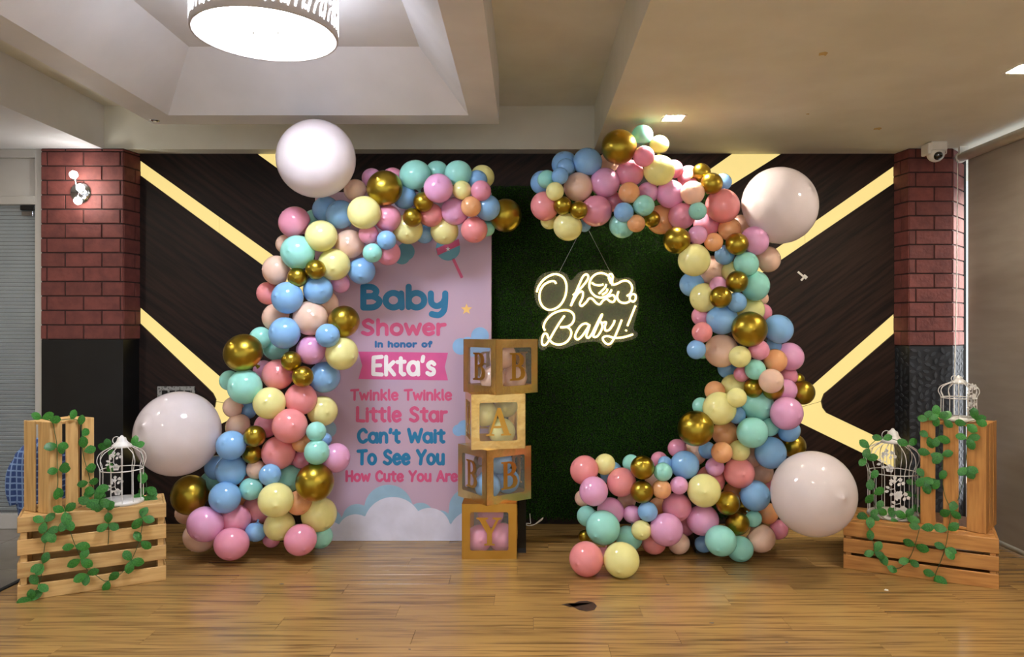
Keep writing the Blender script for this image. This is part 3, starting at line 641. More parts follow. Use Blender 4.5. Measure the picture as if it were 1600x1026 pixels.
def ring_mesh(s, win, th, m, cr=.012):
    h = s/2; wn_ = win/2; n = 4
    outer = [(-h, -h), (h, -h), (h, h), (-h, h)]; mb = MB()
    inn = []
    for (sx, sy, a0) in ((-1, -1, 180), (1, -1, 270), (1, 1, 0), (-1, 1, 90)):
        inn.append([(sx*(wn_-cr)+cr*math.cos(R(a0+90*k/n)), sy*(wn_-cr)+cr*math.sin(R(a0+90*k/n))) for k in range(n+1)])
    for yy, flip in ((-th, False), (0, True)):
        for i in range(4):
            j = (i+1) % 4; poly = [outer[i], outer[j]]+[inn[j][k] for k in range(n//2, -1, -1)]+[inn[i][k] for k in range(n, n//2-1, -1)]
            poly = poly[::-1] if flip else poly
            mb.add([(a, yy, b) for a, b in poly], [tuple(range(len(poly)))])
    fl_ = [p for c in inn for p in c]; m_ = len(fl_)
    mb.add([(a, -th, b) for a, b in fl_]+[(a, 0, b) for a, b in fl_], [(i, (i+1) % m_, (i+1) % m_+m_, i+m_) for i in range(m_)])
    mb.add([(a, -th, b) for a, b in outer]+[(a, 0, b) for a, b in outer], [(i, i+4, (i+1) % 4+4, (i+1) % 4) for i in range(4)])
    return mb.mesh('foil_frame', M[m])
film_me = None
BOXES = [('Y', -.225, 4.664, 0, 0, 'foilm', 'gold framed clear box with letter Y at the bottom of the stack'),
         ('B', -.202, 4.680, BS, 36, 'foil', 'gold framed clear box with letter B holding blue balloons, second from the floor'),
         ('A', -.200, 4.664, 2*BS, 11, 'foil', 'gold framed clear box with letter A, third from the floor'),
         ('B', -.162, 4.664, 3*BS, 40.5, 'foil', 'gold framed clear box with letter B holding peach balloons on top')]
fm = {k: ring_mesh(BS, BS*.70, .004, k) for k in ('foil', 'foilm')}
film_me = MB().box(-BS*.36, BS*.36, -.0012, -.0004, -BS*.36, BS*.36).mesh('film_window', M['film'])
lid = {k: MB().box(-BS/2, BS/2, -BS/2, BS/2, 0, .004).mesh('lid', M[k]) for k in ('foil', 'foilm')}
lm = {c: letter_mesh(c, .17) for c in 'BAY'}
BOXB = []
for (ch, x, y, z, an, mm, lb) in BOXES:
    e = empty('letter_box', (x, y, z+.001), R(an)); tag(e, lb, 'box', 'stacked letter boxes')
    for k in range(4):
        rot = Matrix.Rotation(R(90*k), 4, 'Z')
        for (nm, me, off) in (('foil_frame', fm[mm], 0), ('film_window', film_me, 0), ('letter', lm[ch], -.006)):
            o = link(nm, me, e); T = Matrix.Translation((0, -BS/2+.004+off, BS/2))
            if nm == 'letter': T = T @ Matrix.Rotation(R(90), 4, 'X')
            o.matrix_local = rot @ T
    for zz, nm in ((BS-.004, 'top_flap'), (0, 'bottom_flap')):
        o = link(nm, lid[mm], e); o.location = (0, 0, zz); o.scale = (.985, .985, 1)
    BOXB.append((x, y, z, an))

# =================================================================== BALLOONS
prof = [(1e-6, -1.0)]
for i in range(1, 17):
    th = math.pi*i/22; prof.append((math.sin(th), -math.cos(th)))
th = math.pi*16/22; r0, z0 = math.sin(th), -math.cos(th)
for t in (.2, .4, .6, .8, 1.0):
    k = 1-t; prof.append((r0*(k*k*.55+k*.45)+.055*t, z0+(1.22-z0)*t))
prof += [(.085, 1.25), (.09, 1.28), (.05, 1.31), (.11, 1.36), (.12, 1.38), (1e-6, 1.37)]
prof2 = [(r, z*.94 if z < .7 else z*.86) for r, z in prof]
prof2 = [(1e-6, prof2[0][1]-.015), (.035, prof2[0][1]-.012), (.05, prof2[0][1]+.006)]+prof2[2:]
BM = {k: MB().lathe(prof2, 36).mesh('balloon', M['b_'+k], True) for k in LATEX}
# (px, py, radius px, colour, layer 0 front .. 3 back)
Wt, Y, Pk, Lp, Co, Pe, Or, Bl, Mi, Go = 'white', 'yellow', 'pink', 'lilac pink', 'coral', 'peach', 'orange', 'blue', 'mint', 'gold'
LEFT = [(494,248,61,Wt,1),(555,297,17,Pe,1),(601,294,27,Go,0),(569,332,25,Y,0),(532,335,22,Bl,1),(509,327,20,Bl,2),(489,342,14,Mi,3),(460,347,24,Pk,1),(502,368.5,24,Y,0),(581,278,15,Lp,3),(613,279,17,Pk,2),(606,341,20,Pk,1),
 (649,274,24,Mi,1),(683,268,17,Mi,2),(716,271,20.5,Mi,1),(754,276,18,Y,2),(746,281,15,Bl,1),(751.5,298,15.5,Pk,0),(722,297,14.5,Y,0),(685,294,22,Lp,0),(632,308,18,Bl,1),(661.5,315.5,15,Go,0),(644.5,339.5,14.5,Go,0),(711,330,21,Lp,1),(673,335.5,18.5,Co,1),(736,322.6,15.5,Or,0),(762,324.5,19.5,Bl,1),(741,359,20,Co,1),(761,357,12,Mi,2),(790,336.5,25,Go,1),(637,358,22.5,Y,1),(694.5,360.5,21,Y,1),(663,366,14,Bl,2),(604,375,14.5,Bl,0),(606,395,19,Pk,1),
 (465,394,25.5,Mi,0),(445,381,14,Pe,2),(432,422,22,Pe,1),(522,413,24,Y,1),(465,433,15,Go,0),(493,421,15,Go,0),(546,381,22,Pe,1),(576,366,15,Pk,0),(582,395,14.5,Mi,0),(565,423,20.5,Bl,2),(532,443,14,Lp,2),(418,458,17,Co,2),(449,465,24,Bl,0),(497,453,22,Bl,1),(508,474,20,Pe,2),(431,495,21,Pe,2),(485,497,26,Pe,1),(537,502,24,Go,1),
 (444.6,520,24,Bl,0),(512,524,18,Bl,0),(380,551,29,Go,0),(407,528,17,Mi,2),(431,542,20,Mi,2),(486,547,22,Lp,1),(534,552,25,Y,1),(455,564,15,Go,0),(473,588,16,Go,0),(434,585,23,Co,1),(412,579,16,Lp,3),(507,589,23.5,Bl,2),(382.6,604,26,Mi,0),(358,594,15,Mi,2),(421,629.5,24,Y,0),(470,623,24,Co,1),(504,642,22.5,Y,2),(364,636,15.5,Pe,2),(387,640,14,Bl,3),(373,667,20,Pe,2),(416,665,18,Pk,2),(453,665,26,Co,0),(494,674,15,Mi,0),
 (361,695.5,22,Bl,0),(398,681,16,Go,0),(394,709,14.5,Go,1),(435,707,25,Co,1),(471,692,14,Or,1),(495,706,19,Mi,0),(508,686,10,Bl,2),(525,715,22,Lp,1),(470,718,13,Pk,2),(361,735,23.5,Bl,1),(338,730,18,Bl,3),(400,733,14.5,Pe,1),(422,741.5,16.5,Bl,0),(453,747,20,Mi,2),(492,753,28.5,Go,0),(392,763.5,17,Mi,1),(431,781,26,Y,0),(467,785,19,Or,1),(351.5,777,23.5,Bl,0),(403,795,22.5,Co,1),(368,811,22.5,Pk,1),(321,818.5,27,Lp,0),(297.5,773,29.5,Go,1),(291,801,17,Pe,3),(312,838,24,Pe,1),(362,849,25.5,Pk,1),(399.5,830.5,15.5,Bl,1),(436.5,821,23,Y,1),(424,842,13,Pk,2),(498.6,803.5,26.5,Y,1),(469.5,843,24,Pk,0),(501,838,18,Mi,2),(328,752,15,Mi,3),(335,763,10,Or,3),(381,784,13,Or,3),(386,748,14,Co,3),(448,725,14,Pk,3),(278,677,66,Wt,1)]
RIGHT = [(882,256,19.5,Bl,2),(918,253,22,Bl,1),(884,261,13.5,Bl,1),(875,275,13,Bl,0),(847,285,18,Bl,2),(854,280,14,Mi,1),(867,299,14,Y,0),(903.5,292,22,Pe,1),(851,322,22,Co,1),(879,321,14,Go,0),(904.5,328,13.5,Go,0),(858,345,13,Y,2),(887,354,22,Y,1),(945.5,285,22.5,Lp,1),(931.5,329.5,24,Pk,1),(913,352,10,Bl,3),(967,229.5,26.5,Go,0),(951,254,16,Pe,3),(984,271,21,Pk,1),(958,315,15,Pk,2),(983,301,16,Or,0),(974.5,331.5,15,Bl,0),(972,352,19.5,Mi,1),(994,349,13.5,Or,0),(1006,321,16,Mi,0),
 (1003.6,211,16,Mi,1),(1030,226,14.5,Y,1),(1006,244,16,Pk,0),(1030,266,23.5,Y,0),(1053,264,14,Pk,2),(1012,301,16,Lp,1),(1047.5,303,21.5,Lp,1),(1076,276,17,Pk,2),(1096,270,14.5,Go,1),(1112,286.5,16.5,Go,0),(1130,284,13,Bl,2),(1082,301,18,Pe,0),(1090,329.5,13.5,Mi,0),(1129,321.5,26,Co,1),(1065,337.5,20,Pk,1),(1033,343,22,Or,2),(1018,342,13,Go,1),(1057.5,375.5,20.5,Go,0),(1104,350,20,Pk,2),(1090,367,14.5,Lp,0),(1115,378,14,Or,0),(1140,358,17.5,Or,1),(1151.5,381,17,Go,0),(1179,376,22,Lp,1),(1157,350,14,Pe,3),(1218,321,60,Wt,2),(1200,405,19.5,Pe,2),
 (1084.6,406,24.5,Y,0),(1132,398,15,Bl,1),(1113,422,22,Pe,2),(1166,412,19,Mi,1),(1143,424,15,Y,1),(1151.6,440,16.5,Go,0),(1180,446.5,22.5,Mi,1),(1081,444,18.5,Bl,2),(1122,445,13,Lp,1),(1126,464,16.5,Go,0),(1100,465,22,Y,1),(1151,472,15,Bl,0),(1173,484,21,Y,2),(1193,488,13,Pk,3),(1191,466,10,Pe,3),(1096,494,15,Pk,2),(1128,498,23.5,Bl,1),(1097,519,15.5,Co,0),(1171,514,26.5,Go,0),(1216,514,22.5,Bl,1),(1088,546,14.5,Bl,0),(1098,550,10,Mi,2),(1127,548,25,Pe,1),(1156,557,16.5,Y,0),(1186,546.5,15.5,Pk,0),(1209,540,12,Bl,1),(1211.5,563.5,18,Or,1),(1234,557,21.5,Lp,1),(1180,577,15.5,Mi,0),(1159,584,12,Pk,1),(1138,575,16,Bl,3),(1233,587,13.5,Pk,2),(1205,595,18.5,Pe,0),(1177,606,14.5,Go,1),(1208,607,16.5,Go,1),(1146,604,19,Y,2),(1117,611,15.5,Or,1),(1151,621,15,Y,0),(1228,610,17.5,Lp,1),(1255,613,18,Go,1),(1247,593,10,Go,2),(1184,633,24,Mi,1),(1229,645.5,25,Lp,0),(1124,638,25,Y,0),(1095,634,13,Mi,1),(1151,648,13.5,Bl,1),
 (1087,669,27,Go,0),(1175.5,675.5,23.5,Mi,0),(1203,667,14,Mi,1),(1133,677,19.5,Or,2),(1233,673,17,Bl,1),(1241,697,18,Go,2),(1204,707,24,Bl,1),(1128,706.5,16,Or,0),(1155,704,16,Y,1),(1105,703,13,Bl,2),(1117,729,14,Lp,1),(1155,738.5,23,Co,1),(1085,708,18,Pe,3),(1177,714,15,Pe,3),(1190,737,18,Pe,3),(1146,768,15,Or,3),(1058,700,14,Pk,2),(1070,726,21.5,Bl,1),(1110,750,22,Co,2),(1195,758,15,Pk,3),(1100,766,25,Y,0),(1061,758,13.5,Lp,0),(1180,774,23,Bl,1),(1271,771,66,Wt,0),(1137,785.5,18,Go,0),(1152,817.5,18,Go,1),(1177,810,13,Mi,1),(1200,802,16,Or,2),(1161,790,12,Go,3),(1098,812,24,Lp,1),(1189,841,21.5,Pe,1),(1216,827,15,Pk,2),(1126,844.5,23.5,Mi,0),(1156,857,20,Mi,1),(1100,849,14,Bl,2),
 (913,734,22,Co,1),(945,725,16,Y,2),(955,738,17,Bl,2),(971,753,22,Co,1),(986,723,13,Mi,2),(1004,730,18,Go,0),(1003,768,17,Go,0),(927.6,767,22,Lp,0),(910,778,12,Pe,3),(954,798,20.5,Lp,1),(917,806,15.5,Mi,2),(942,824,26,Mi,0),(914,838,10,Go,3),(988,803,14,Lp,1),(1012,799,15,Bl,0),(1002,828,15,Y,0),(983,840,20,Mi,1),(916,873,26,Co,0),(971,874.5,27,Y,0),(943,867,13,Pk,3),(1041,827,25,Lp,0),(1022,848,18,Co,1),(1061,849,16.5,Pe,2),(1057.5,792,22,Pk,1),(1034,764,14.5,Or,0),(1036,737,14,Mi,0),(1039,723,10.5,Bl,1),(1030,718,12.5,Pk,2),(979,782,14,Pe,3),(1020,750,12,Pe,3),(1028,791,14,Or,3),(1071,823,14,Pk,3)]
def solve(L, base, step, lims):
    n = len(L); A = np.array([l[:3] for l in L], float); lay = np.array([l[4] for l in L], float)
    d = base+lay*step+np.arange(n)*1e-4
    for i in range(n):
        if L[i][3] == Wt: d[i] = base+.05
    tgt = d.copy()
    hi = np.array([lims(*A[i]) for i in range(n)])
    for it in range(400):
        X = (A[:, 0]-CX)/F*d; Z = (A[:, 1]-CY)/F*d; r = A[:, 2]/F*d
        mv = np.zeros(n)
        for i in range(n):
            dx = X-X[i]; dz = Z-Z[i]; s = .9*(r+r[i]); q = s*s-dx*dx-dz*dz; q[i] = -1
            js = np.where(q > 0)[0]
            for j in js:
                need = math.sqrt(q[j]); sg = np.sign((lay[j]-lay[i]) or (d[j]-d[i])) or 1
                cur = (d[j]-d[i])*sg
                if cur < need: mv[i] -= sg*(need-cur)*.12
        d = d+np.clip(mv, -.03, .03)+(tgt-d)*.012
        d = np.minimum(np.maximum(d, base-.3), hi)
    return d
def limL(x, y, r):
    h = 1.4*F/(y+r-CY)-.002 if y+r > 700 else 9
    b = 4.85 if 480 < x < 780 and y > 300-r else 5.22
    b = b/(1+r/F) if b > 5 else b-r/F*b
    return min(h, b, 4.28 if (r > 55 and y < 300) else 9)
def limR(x, y, r):
    h = 1.4*F/(y+r-CY)-.002 if y+r > 700 else 9
    if r > 55 and y > 600: return 4.15
    b = (4.93 if x < 1150 else 5.25); b -= r/F*b
    return min(h, b)
DL, DR = solve(LEFT, 4.42, .085, limL), solve(RIGHT, 4.38, .09, limR)
ALL = [(*l, d, 'left garland') for l, d in zip(LEFT, DL)]+[(*l, d, 'right garland') for l, d in zip(RIGHT, DR)]
def szname(b):
    if b[3] == Wt: return 'giant'
    return 'small' if b[2] < 17 else ('large' if b[2] >= 23 else 'medium')
def region(b):
    x, y = b[:2]
    if b[6] == 'left garland':
        return 'top arm of the left garland' if x > 548 and y < 410 else 'upper left garland' if y < 512 else 'left garland waist' if y < 655 else 'left garland foot'
    return 'top arm of the right garland' if (x < 1160 and y < 385) else 'upper right garland' if y < 530 else 'right garland waist' if y < 655 else ('right garland toe' if x < 1045 else 'lower right garland')
def clsn(b): return f"{szname(b)} {b[3]}"
def rels(b):
    out = []
    for c in ALL:
        if c is b: continue
        dx, dy = c[0]-b[0], c[1]-b[1]; dist = math.hypot(dx, dy)
        if dist > (b[2]+c[2])*1.15: continue
        rel = ('left of' if dx > 0 else 'right of') if abs(dx) > abs(dy) else ('above' if dy > 0 else 'below')
        out.append((dist-c[2]*.6+c[4]*14, f"{rel} {clsn(c)} one"))
    out.sort(key=lambda t: t[0]); return [t[1] for t in out]
RELS = [rels(b) for b in ALL]
HEAD = [f"{clsn(b)} balloon" for b in ALL]; REG = [region(b) for b in ALL]
LABELS = []
for i, b in enumerate(ALL):
    same = [j for j in range(len(ALL)) if j != i and HEAD[j] == HEAD[i] and REG[j] == REG[i]]
    lab = None
    if not same: lab = f"{HEAD[i]} in {REG[i]}"+(f", {RELS[i][0]}" if RELS[i] else '')
    if not lab:
        for r in RELS[i]:
            if not any(r in RELS[j] for j in same): lab = f"{HEAD[i]} in {REG[i]}, {r}"; break
    if not lab:
        for a in range(len(RELS[i])):
            for c in range(a+1, len(RELS[i])):
                if not any(RELS[i][a] in RELS[j] and RELS[i][c] in RELS[j] for j in same) and not lab:
                    lab = f"{HEAD[i]}, {REG[i]}, {RELS[i][a]}, {RELS[i][c]}".replace(' the ', ' ').replace(' one', '')
    if not lab:
        k = sorted(same+[i], key=lambda j: ALL[j][1]).index(i); lab = f"{HEAD[i]} in {REG[i]}, number {k+1} counted from the top"
    LABELS.append(lab)
def orient(o, axis, roll):
    o.rotation_mode = 'QUATERNION'; qn = Vector((0, 0, 1)).rotation_difference(axis); o.rotation_quaternion = qn @ Matrix.Rotation(roll, 3, 'Z').to_quaternion()
def place_balloon(c, r, col, axis, sq=1.0):
    o = link('balloon', BM[col]); o.location = c; o.scale = (r, r, r*sq); orient(o, axis.normalized(), random.uniform(0, 6)); return o
for i, b in enumerate(ALL):
    c = P(b[0], b[1], b[5]); r = b[2]/F*b[5]*(1.0 if b[3] == Wt else 1.045)
    near = [e for e in ALL if e is not b and math.hypot(e[0]-b[0], e[1]-b[1]) < 95 and e[6] == b[6]]
    cen = Vector((0, 0, 0))
    for e in near: cen += P(e[0], e[1], e[5])
    cen = cen/max(1, len(near)); ax = (cen-c); ax.y = abs(ax.y)*.5+.06
    if b[3] == Wt: ax.y = ax.length*1.2
    ax = ax.normalized()+Vector((random.uniform(-.25, .25), random.uniform(0, .3), random.uniform(-.25, .25)))
    o = place_balloon(c, r, b[3], ax, 1.0)
    tag(o, LABELS[i], 'balloon', b[6]+' balloons')
# balloons inside the boxes
INB = [[(0, Pk, -.07, -.06, .095, .085, 'lower left'), (0, Pk, .075, -.05, .1, .09, 'lower right'), (0, Pk, .0, .0, .235, .085, 'upper')],
       [(1, Bl, -.07, -.03, .09, .084, 'left'), (1, Bl, .08, -.03, .1, .08, 'right'), (1, Bl, 0, -.06, .24, .08, 'upper'), (1, Bl, .02, .09, .09, .075, 'rear')],
       [(2, Y, -.075, -.05, .21, .085, 'upper left'), (2, Y, .04, -.045, .09, .086, 'lower right'), (2, Y, .08, .05, .24, .075, 'rear')],
       [(3, Pe, -.03, -.06, .235, .085, 'upper'), (3, Pe, .07, -.05, .095, .085, 'lower right'), (3, Pe, -.08, -.02, .09, .08, 'lower left')]]
BN = ['Y box at the bottom of the stack', 'lower B box of the stack', 'A box of the stack', 'topmost B box of the stack']
for grp in INB:
    for (k, col, u, v_, z, r, nm) in grp:
        x, y, bz_, an = BOXB[k]; ca, sa = math.cos(R(an)), math.sin(R(an))
        o = place_balloon((x+u*ca-v_*sa, y+u*sa+v_*ca, bz_+z), r, col, Vector((random.uniform(-.4, .4), .5, random.uniform(-.4, .4))))
        tag(o, f'{nm} {col} balloon inside the {BN[k]}', 'balloon', 'balloons inside the letter boxes')

# =================================================================== CRATES
slat_cache = {}
def slat(parent, x0, x1, y0, y1, z0, z1, m):
    key = (round(x1-x0, 4), round(y1-y0, 4), round(z1-z0, 4), m)
    if key not in slat_cache: slat_cache[key] = MB().box(0, x1-x0, 0, y1-y0, 0, z1-z0, .0025).mesh('slat', M[m])
    o = link('slat', slat_cache[key], parent); o.location = (x0, y0, z0); return o
def crate(o, ang, L, D, H, nf, sh, ntop, m, label):
    e = empty('wooden_crate', o, R(ang)); tag(e, label, 'crate'); t = .012
    gap = (H-nf*sh)/(nf-1)
    for k in range(nf):
        z = k*(sh+gap)
        slat(e, 0, L, 0, t, z, z+sh, m); slat(e, 0, L, D-t, D, z, z+sh, m)
        slat(e, .0, t, t+.0005, D-t-.0005, z, z+sh, m); slat(e, L-t, L, t+.0005, D-t-.0005, z, z+sh, m)
    for (a, b) in ((t, t), (L-t-.03, t), (t, D-t-.022), (L-t-.03, D-t-.022)):
        pb = link('corner_post', MB().box(0, .03, 0, .022, 0, H-.013, .002).mesh('corner_post', M[m]), e); pb.location = (a, b, 0)
    wt = (D-2*t-.002-(ntop-1)*.012)/ntop
    for k in range(ntop): slat(e, t+.001, L-t-.001, t+.001+k*(wt+.012), t+.001+k*(wt+.012)+wt, H-.012, H, m)
    return e
def upright_crate(o, ang, L, D, H, front, side, m, label):
    e = empty('wooden_crate', o, R(ang)); tag(e, label, 'crate'); t = .007
    for (a, b) in front: slat(e, a, b, 0, t, 0, H, m); slat(e, a, b, D-t, D, 0, H, m) if False else None
    for (a, b) in side:
        a2, b2 = max(a, t+.0005), min(b, D)
        slat(e, 0, t, a2, b2, 0, H, m); slat(e, L-t, L, a2, b2, 0, H, m)
    for z in (.004, H-.018):
        pb = link('end_board', MB().box(t+.001, L-t-.001, t+.001, D-.001, z, z+.014, .002).mesh('end_board', M[m]), e)
    return e
LO, LA = Vector((-2.62, 3.788, 0)), 28.7
crate(LO, LA, .69, .28, .432, 4, .08, 3, 'pine', 'pale wooden crate on the floor under the small birdcage, left of the garland')
LUO, LUA = Vector((-2.496, 3.855, .433)), 65
upright_crate(LUO, LUA, .246, .219, .482, [(0, .068), (.087, .156), (.177, .246)], [(0, .098), (.121, .219)], 'pinev', 'pale wooden crate standing upright on the left crate')
RO, RA = Vector((1.865, 4.328, 0)), -27.9
crate(RO, RA, .774, .43, .272, 3, .08, 5, 'pinedk', 'amber wooden crate lying on the floor at the right under the tall birdcage')
RUO, RUA = Vector((2.295, 4.285, .273)), -42.6
upright_crate(RUO, RUA, .331, .28, .602, [(0, .078), (.118, .196), (.236, .331)], [(0, .09), (.1, .185), (.195, .28)], 'pinedkv', 'amber wooden crate standing upright on the right crate')
def knots(pts, p0, ang):
    n = Vector((math.sin(R(ang)), -math.cos(R(ang)), 0))
    return pts, p0, n
# ---- plaid shirt behind the left crates
e = empty('plaid_shirt', (-2.80, 4.22, 0)); tag(e, 'blue plaid shirt slumped behind the upright left crate', 'shirt')
def ell(h, a, b, cx=0, cy=0, n=28): return [(cx+a*math.cos(2*math.pi*k/n)*(1+.05*math.sin(5*2*math.pi*k/n+h*9)), cy+b*math.sin(2*math.pi*k/n)*(1+.05*math.cos(4*2*math.pi*k/n+h*7)), h) for k in range(n)]
rings = [ell(h, a, b, cx) for h, a, b, cx in ((.001, .10, .10, .03), (.2, .10, .10, .03), (.38, .115, .105, .02), (.5, .14, .11, .01), (.62, .145, .115, .01), (.7, .13, .11, .02), (.755, .09, .085, .035), (.785, .045, .045, .05), (.79, .008, .008, .05))]
n = 28; mb = MB().add([p for r_ in rings for p in r_], [(i*n+k, i*n+(k+1) % n, (i+1)*n+(k+1) % n, (i+1)*n+k) for i in range(len(rings)-1) for k in range(n)])
mb.build('body_cloth', M['plaid'], e, True)
MB().tube(smooth_pts([(-.04, -.03, .68), (-.085, -.05, .6), (-.09, -.06, .5), (-.07, -.06, .42)], 5), .05, 14, r1=.042).build('sleeve', M['plaid'], e, True)

# =================================================================== BIRDCAGES
def flower_mesh(big):
    mb = MB()
    def leafl(cx, cz, a, L, W):
        loop = [(0, 0), (L*.3, W), (L*.7, W*.9), (L, 0), (L*.7, -W*.9), (L*.3, -W)]
        fn = lambda d: (lambda p, q: (cx+p*math.cos(a)-q*math.sin(a), d, cz+p*math.sin(a)+q*math.cos(a)))
        mb.prism(loop, fn(-.001), fn(.001))
    for k in range(5): leafl(.012, -.03, R(90+72*k), .02, .009)
    for (x, z, s) in ((-.014, .034, .01), (.022, .042, .01), (.0, .05, .009), (.034, .026, .009)):
        for k in range(5): leafl(x, z, R(72*k+20), s, s*.42)
    for (x, z, a) in ((-.02, 0, 160), (-.024, -.012, 200), (-.012, .012, 120), (.012, .012, 60), (-.008, -.02, 230), (.0, .025, 95)): leafl(x, z, R(a), .02, .006)
    mb.tube([(.012, 0, -.03), (0, 0, -.005), (.0, 0, .025), (.014, 0, .042)], .0016, 6); mb.tube([(0, 0, .0), (-.022, 0, -.006)], .0016, 6); mb.tube([(0, 0, .02), (-.014, 0, .034)], .0016, 6)
    return mb.mesh('flower_ornament', M['whitemetal'])
FLW = flower_mesh(False)
def birdcage(loc, r, rd, H, nb, label, rz=0, body=.5, fls=((-78, .3), (-80, .66))):
    e = empty('birdcage', loc, rz); tag(e, label, 'birdcage', 'white wire birdcages')
    hb = H*body
    MB().lathe([(1e-6, 0), (r*1.04, 0), (r*1.05, .012), (r*.98, .022), (1e-6, .02)], 32).build('base', M['whitemetal'], e, True)
    MB().tube([(r*math.cos(2*math.pi*k/32), r*math.sin(2*math.pi*k/32), hb) for k in range(32)], .0032, 8, True).build('waist_ring', M['whitemetal'], e, True)
    zt = H*.86
    dome = smooth_pts([Vector(p) for p in ((r, 0, .015), (r, 0, hb*.5), (r, 0, hb), (rd*1.0, 0, hb+(zt-hb)*.38), (rd*.86, 0, hb+(zt-hb)*.7), (r*.42, 0, hb+(zt-hb)*.95), (r*.2, 0, zt))], 5)
    bm_ = MB().tube(dome, .0022, 6).mesh('bar', M['whitemetal'], True)
    for k in range(nb):
        o = link('bar', bm_, e); o.rotation_euler = (0, 0, 2*math.pi*k/nb)
    MB().lathe([(1e-6, zt-.012), (r*.5, zt-.014), (r*.46, zt), (r*.3, zt+H*.035), (r*.24, zt+H*.06), (r*.2, zt+H*.1), (r*.1, zt+H*.115), (r*.05, zt+H*.135), (1e-6, H)], 24).build('cap', M['whitemetal'], e, True)
    MB().tube([(-r*.28+math.cos(t*.4)*r*.2, 0, zt+H*.06+math.sin(t*.4)*r*.2) for t in range(16)], .0022, 6, True).build('hanging_ring', M['whitemetal'], e, True)
    s = r/.107
    for (a, zz) in fls:
        o = link('flower_ornament', FLW, e); o.scale = (s, s, s); o.location = ((r+.004)*math.cos(R(a)), (r+.004)*math.sin(R(a)), H*zz); o.rotation_euler = (0, 0, R(a+90))
        if zz > .55: o.location = ((rd+.002)*math.cos(R(a))*.98, (rd+.002)*math.sin(R(a))*.98, H*zz)
    return e
birdcage((-2.262, 4.118, .433), .107, .121, .378, 12, 'small white birdcage with flowers standing on the left crate')
birdcage((2.227, 4.47, .273), .138, .161, .53, 16, 'tall white birdcage wound with leaves, lying crate beneath it, right side', fls=((-112, .36), (-128, .66), (-100, .2)))
birdcage((2.505, 4.262, .876), .09, .103, .262, 12, 'small pale birdcage on top of the upright right crate')

# =================================================================== VINES
loop = [(0, 0), (.18, .2), (.42, .33), (.68, .33), (.88, .2), (1, 0), (.88, -.2), (.68, -.33), (.42, -.33), (.18, -.2)]
lv = [(a, b, -.5*b*b*1.2+.12*math.sin(a*3)-.05) for a, b in loop]; mid = [(.18, 0, 0), (.42, 0, .05), (.68, 0, .05), (.88, 0, 0)]
vsl = lv+mid
fsl = [(0, 10, 1), (10, 11, 2, 1), (11, 12, 3, 2), (12, 13, 4, 3), (13, 5, 4), (0, 9, 10), (10, 9, 8, 11), (11, 8, 7, 12), (12, 7, 6, 13), (13, 6, 5)]
LEAF = MB().add(vsl, fsl).mesh('leaf', M['leaf'], True)
def add_leaf(parent, p, ang, size, face):
    # leaf lies roughly facing 'face' with its axis at angle ang in the facing plane
    n = (face+Vector((random.uniform(-.35, .35), random.uniform(-.2, .2), random.uniform(-.1, .55)))).normalized()
    up = Vector((0, 0, 1)); rt = up.cross(n).normalized(); u2 = n.cross(rt)
    ax = (rt*math.cos(ang)+u2*math.sin(ang)).normalized(); sd = n.cross(ax)
    Mx = Matrix((ax, sd, n)).transposed().to_4x4(); Mx = Matrix.Translation(p) @ Mx @ Matrix.Scale(size, 4)
    o = link('leaf', LEAF, parent); o.matrix_world = Mx; o.parent = parent; o.matrix_parent_inverse = Matrix.Translation(-parent.location)
def vine(label, stem, nodes, plane, k=(1, 0, 0), size=.064):
    p0, n = plane
    pr = lambda a, b: on_plane(k[1]+a/k[0], k[2]+b/k[0], p0, n)
    s3 = [pr(*p[:2])+n*((p[2] if len(p) > 2 else 0)) for p in stem]
    e = empty('leafy_vine', s3[-1]); tag(e, label, 'vine', 'artificial leaf vines')
    o = MB().tube(smooth_pts(s3, 6), .0019, 6).build('stem', M['stem'], None, True); o.parent = e; o.matrix_parent_inverse = Matrix.Translation(-e.location)
    for nd in nodes:
        p = pr(nd[0], nd[1])+n*.006; 
        for a in nd[2]: add_leaf(e, p+n*random.uniform(0, .008), R(a), size*random.uniform(.9, 1.15), n)
def plane_of(o, ang, off=.012):
    n = Vector((math.sin(R(ang)), -math.cos(R(ang)), 0)); return (o+n*off, n)
K1 = (3.207, 0, 630)
plL, plLU = plane_of(LO, LA), plane_of(LUO, LUA)
vine('leafy vine on the pale upright crate, nearest its front corner', [(190, 72), (225, 80), (262, 95), (275, 150), (285, 210), (287, 330), (290, 400), (275, 470)], [(205, 75, (150, 20)), (240, 78, (-10,)), (285, 205, (-170, -20, -60)), (288, 330, (-175, -5, 20)), (285, 420, (-105, -75))], plLU, K1)
vine('leafy vine on the pale upright crate, along its right slat', [(265, 90), (350, 78), (395, 90), (412, 160), (410, 200), (420, 270), (440, 340), (455, 395), (470, 430)], [(350, 80, (60,)), (398, 110, (80,)), (405, 160, (30, -80)), (415, 240, (10,)), (425, 325, (5, -20)), (440, 395, (-175, 0)), (470, 440, (-175, -40, 5))], plLU, K1)
vine('leafy vine down the left end of the pale lower crate', [(232, 560), (235, 610), (232, 660), (222, 730), (212, 810), (205, 870), (190, 920), (160, 975), (130, 995)], [(225, 590, (150, 40, -100)), (235, 640, (-60, -100, 10)), (215, 800, (-150, 70, -110)), (190, 905, (-40, 120)), (165, 985, (175, 60, 100))], plL, K1)
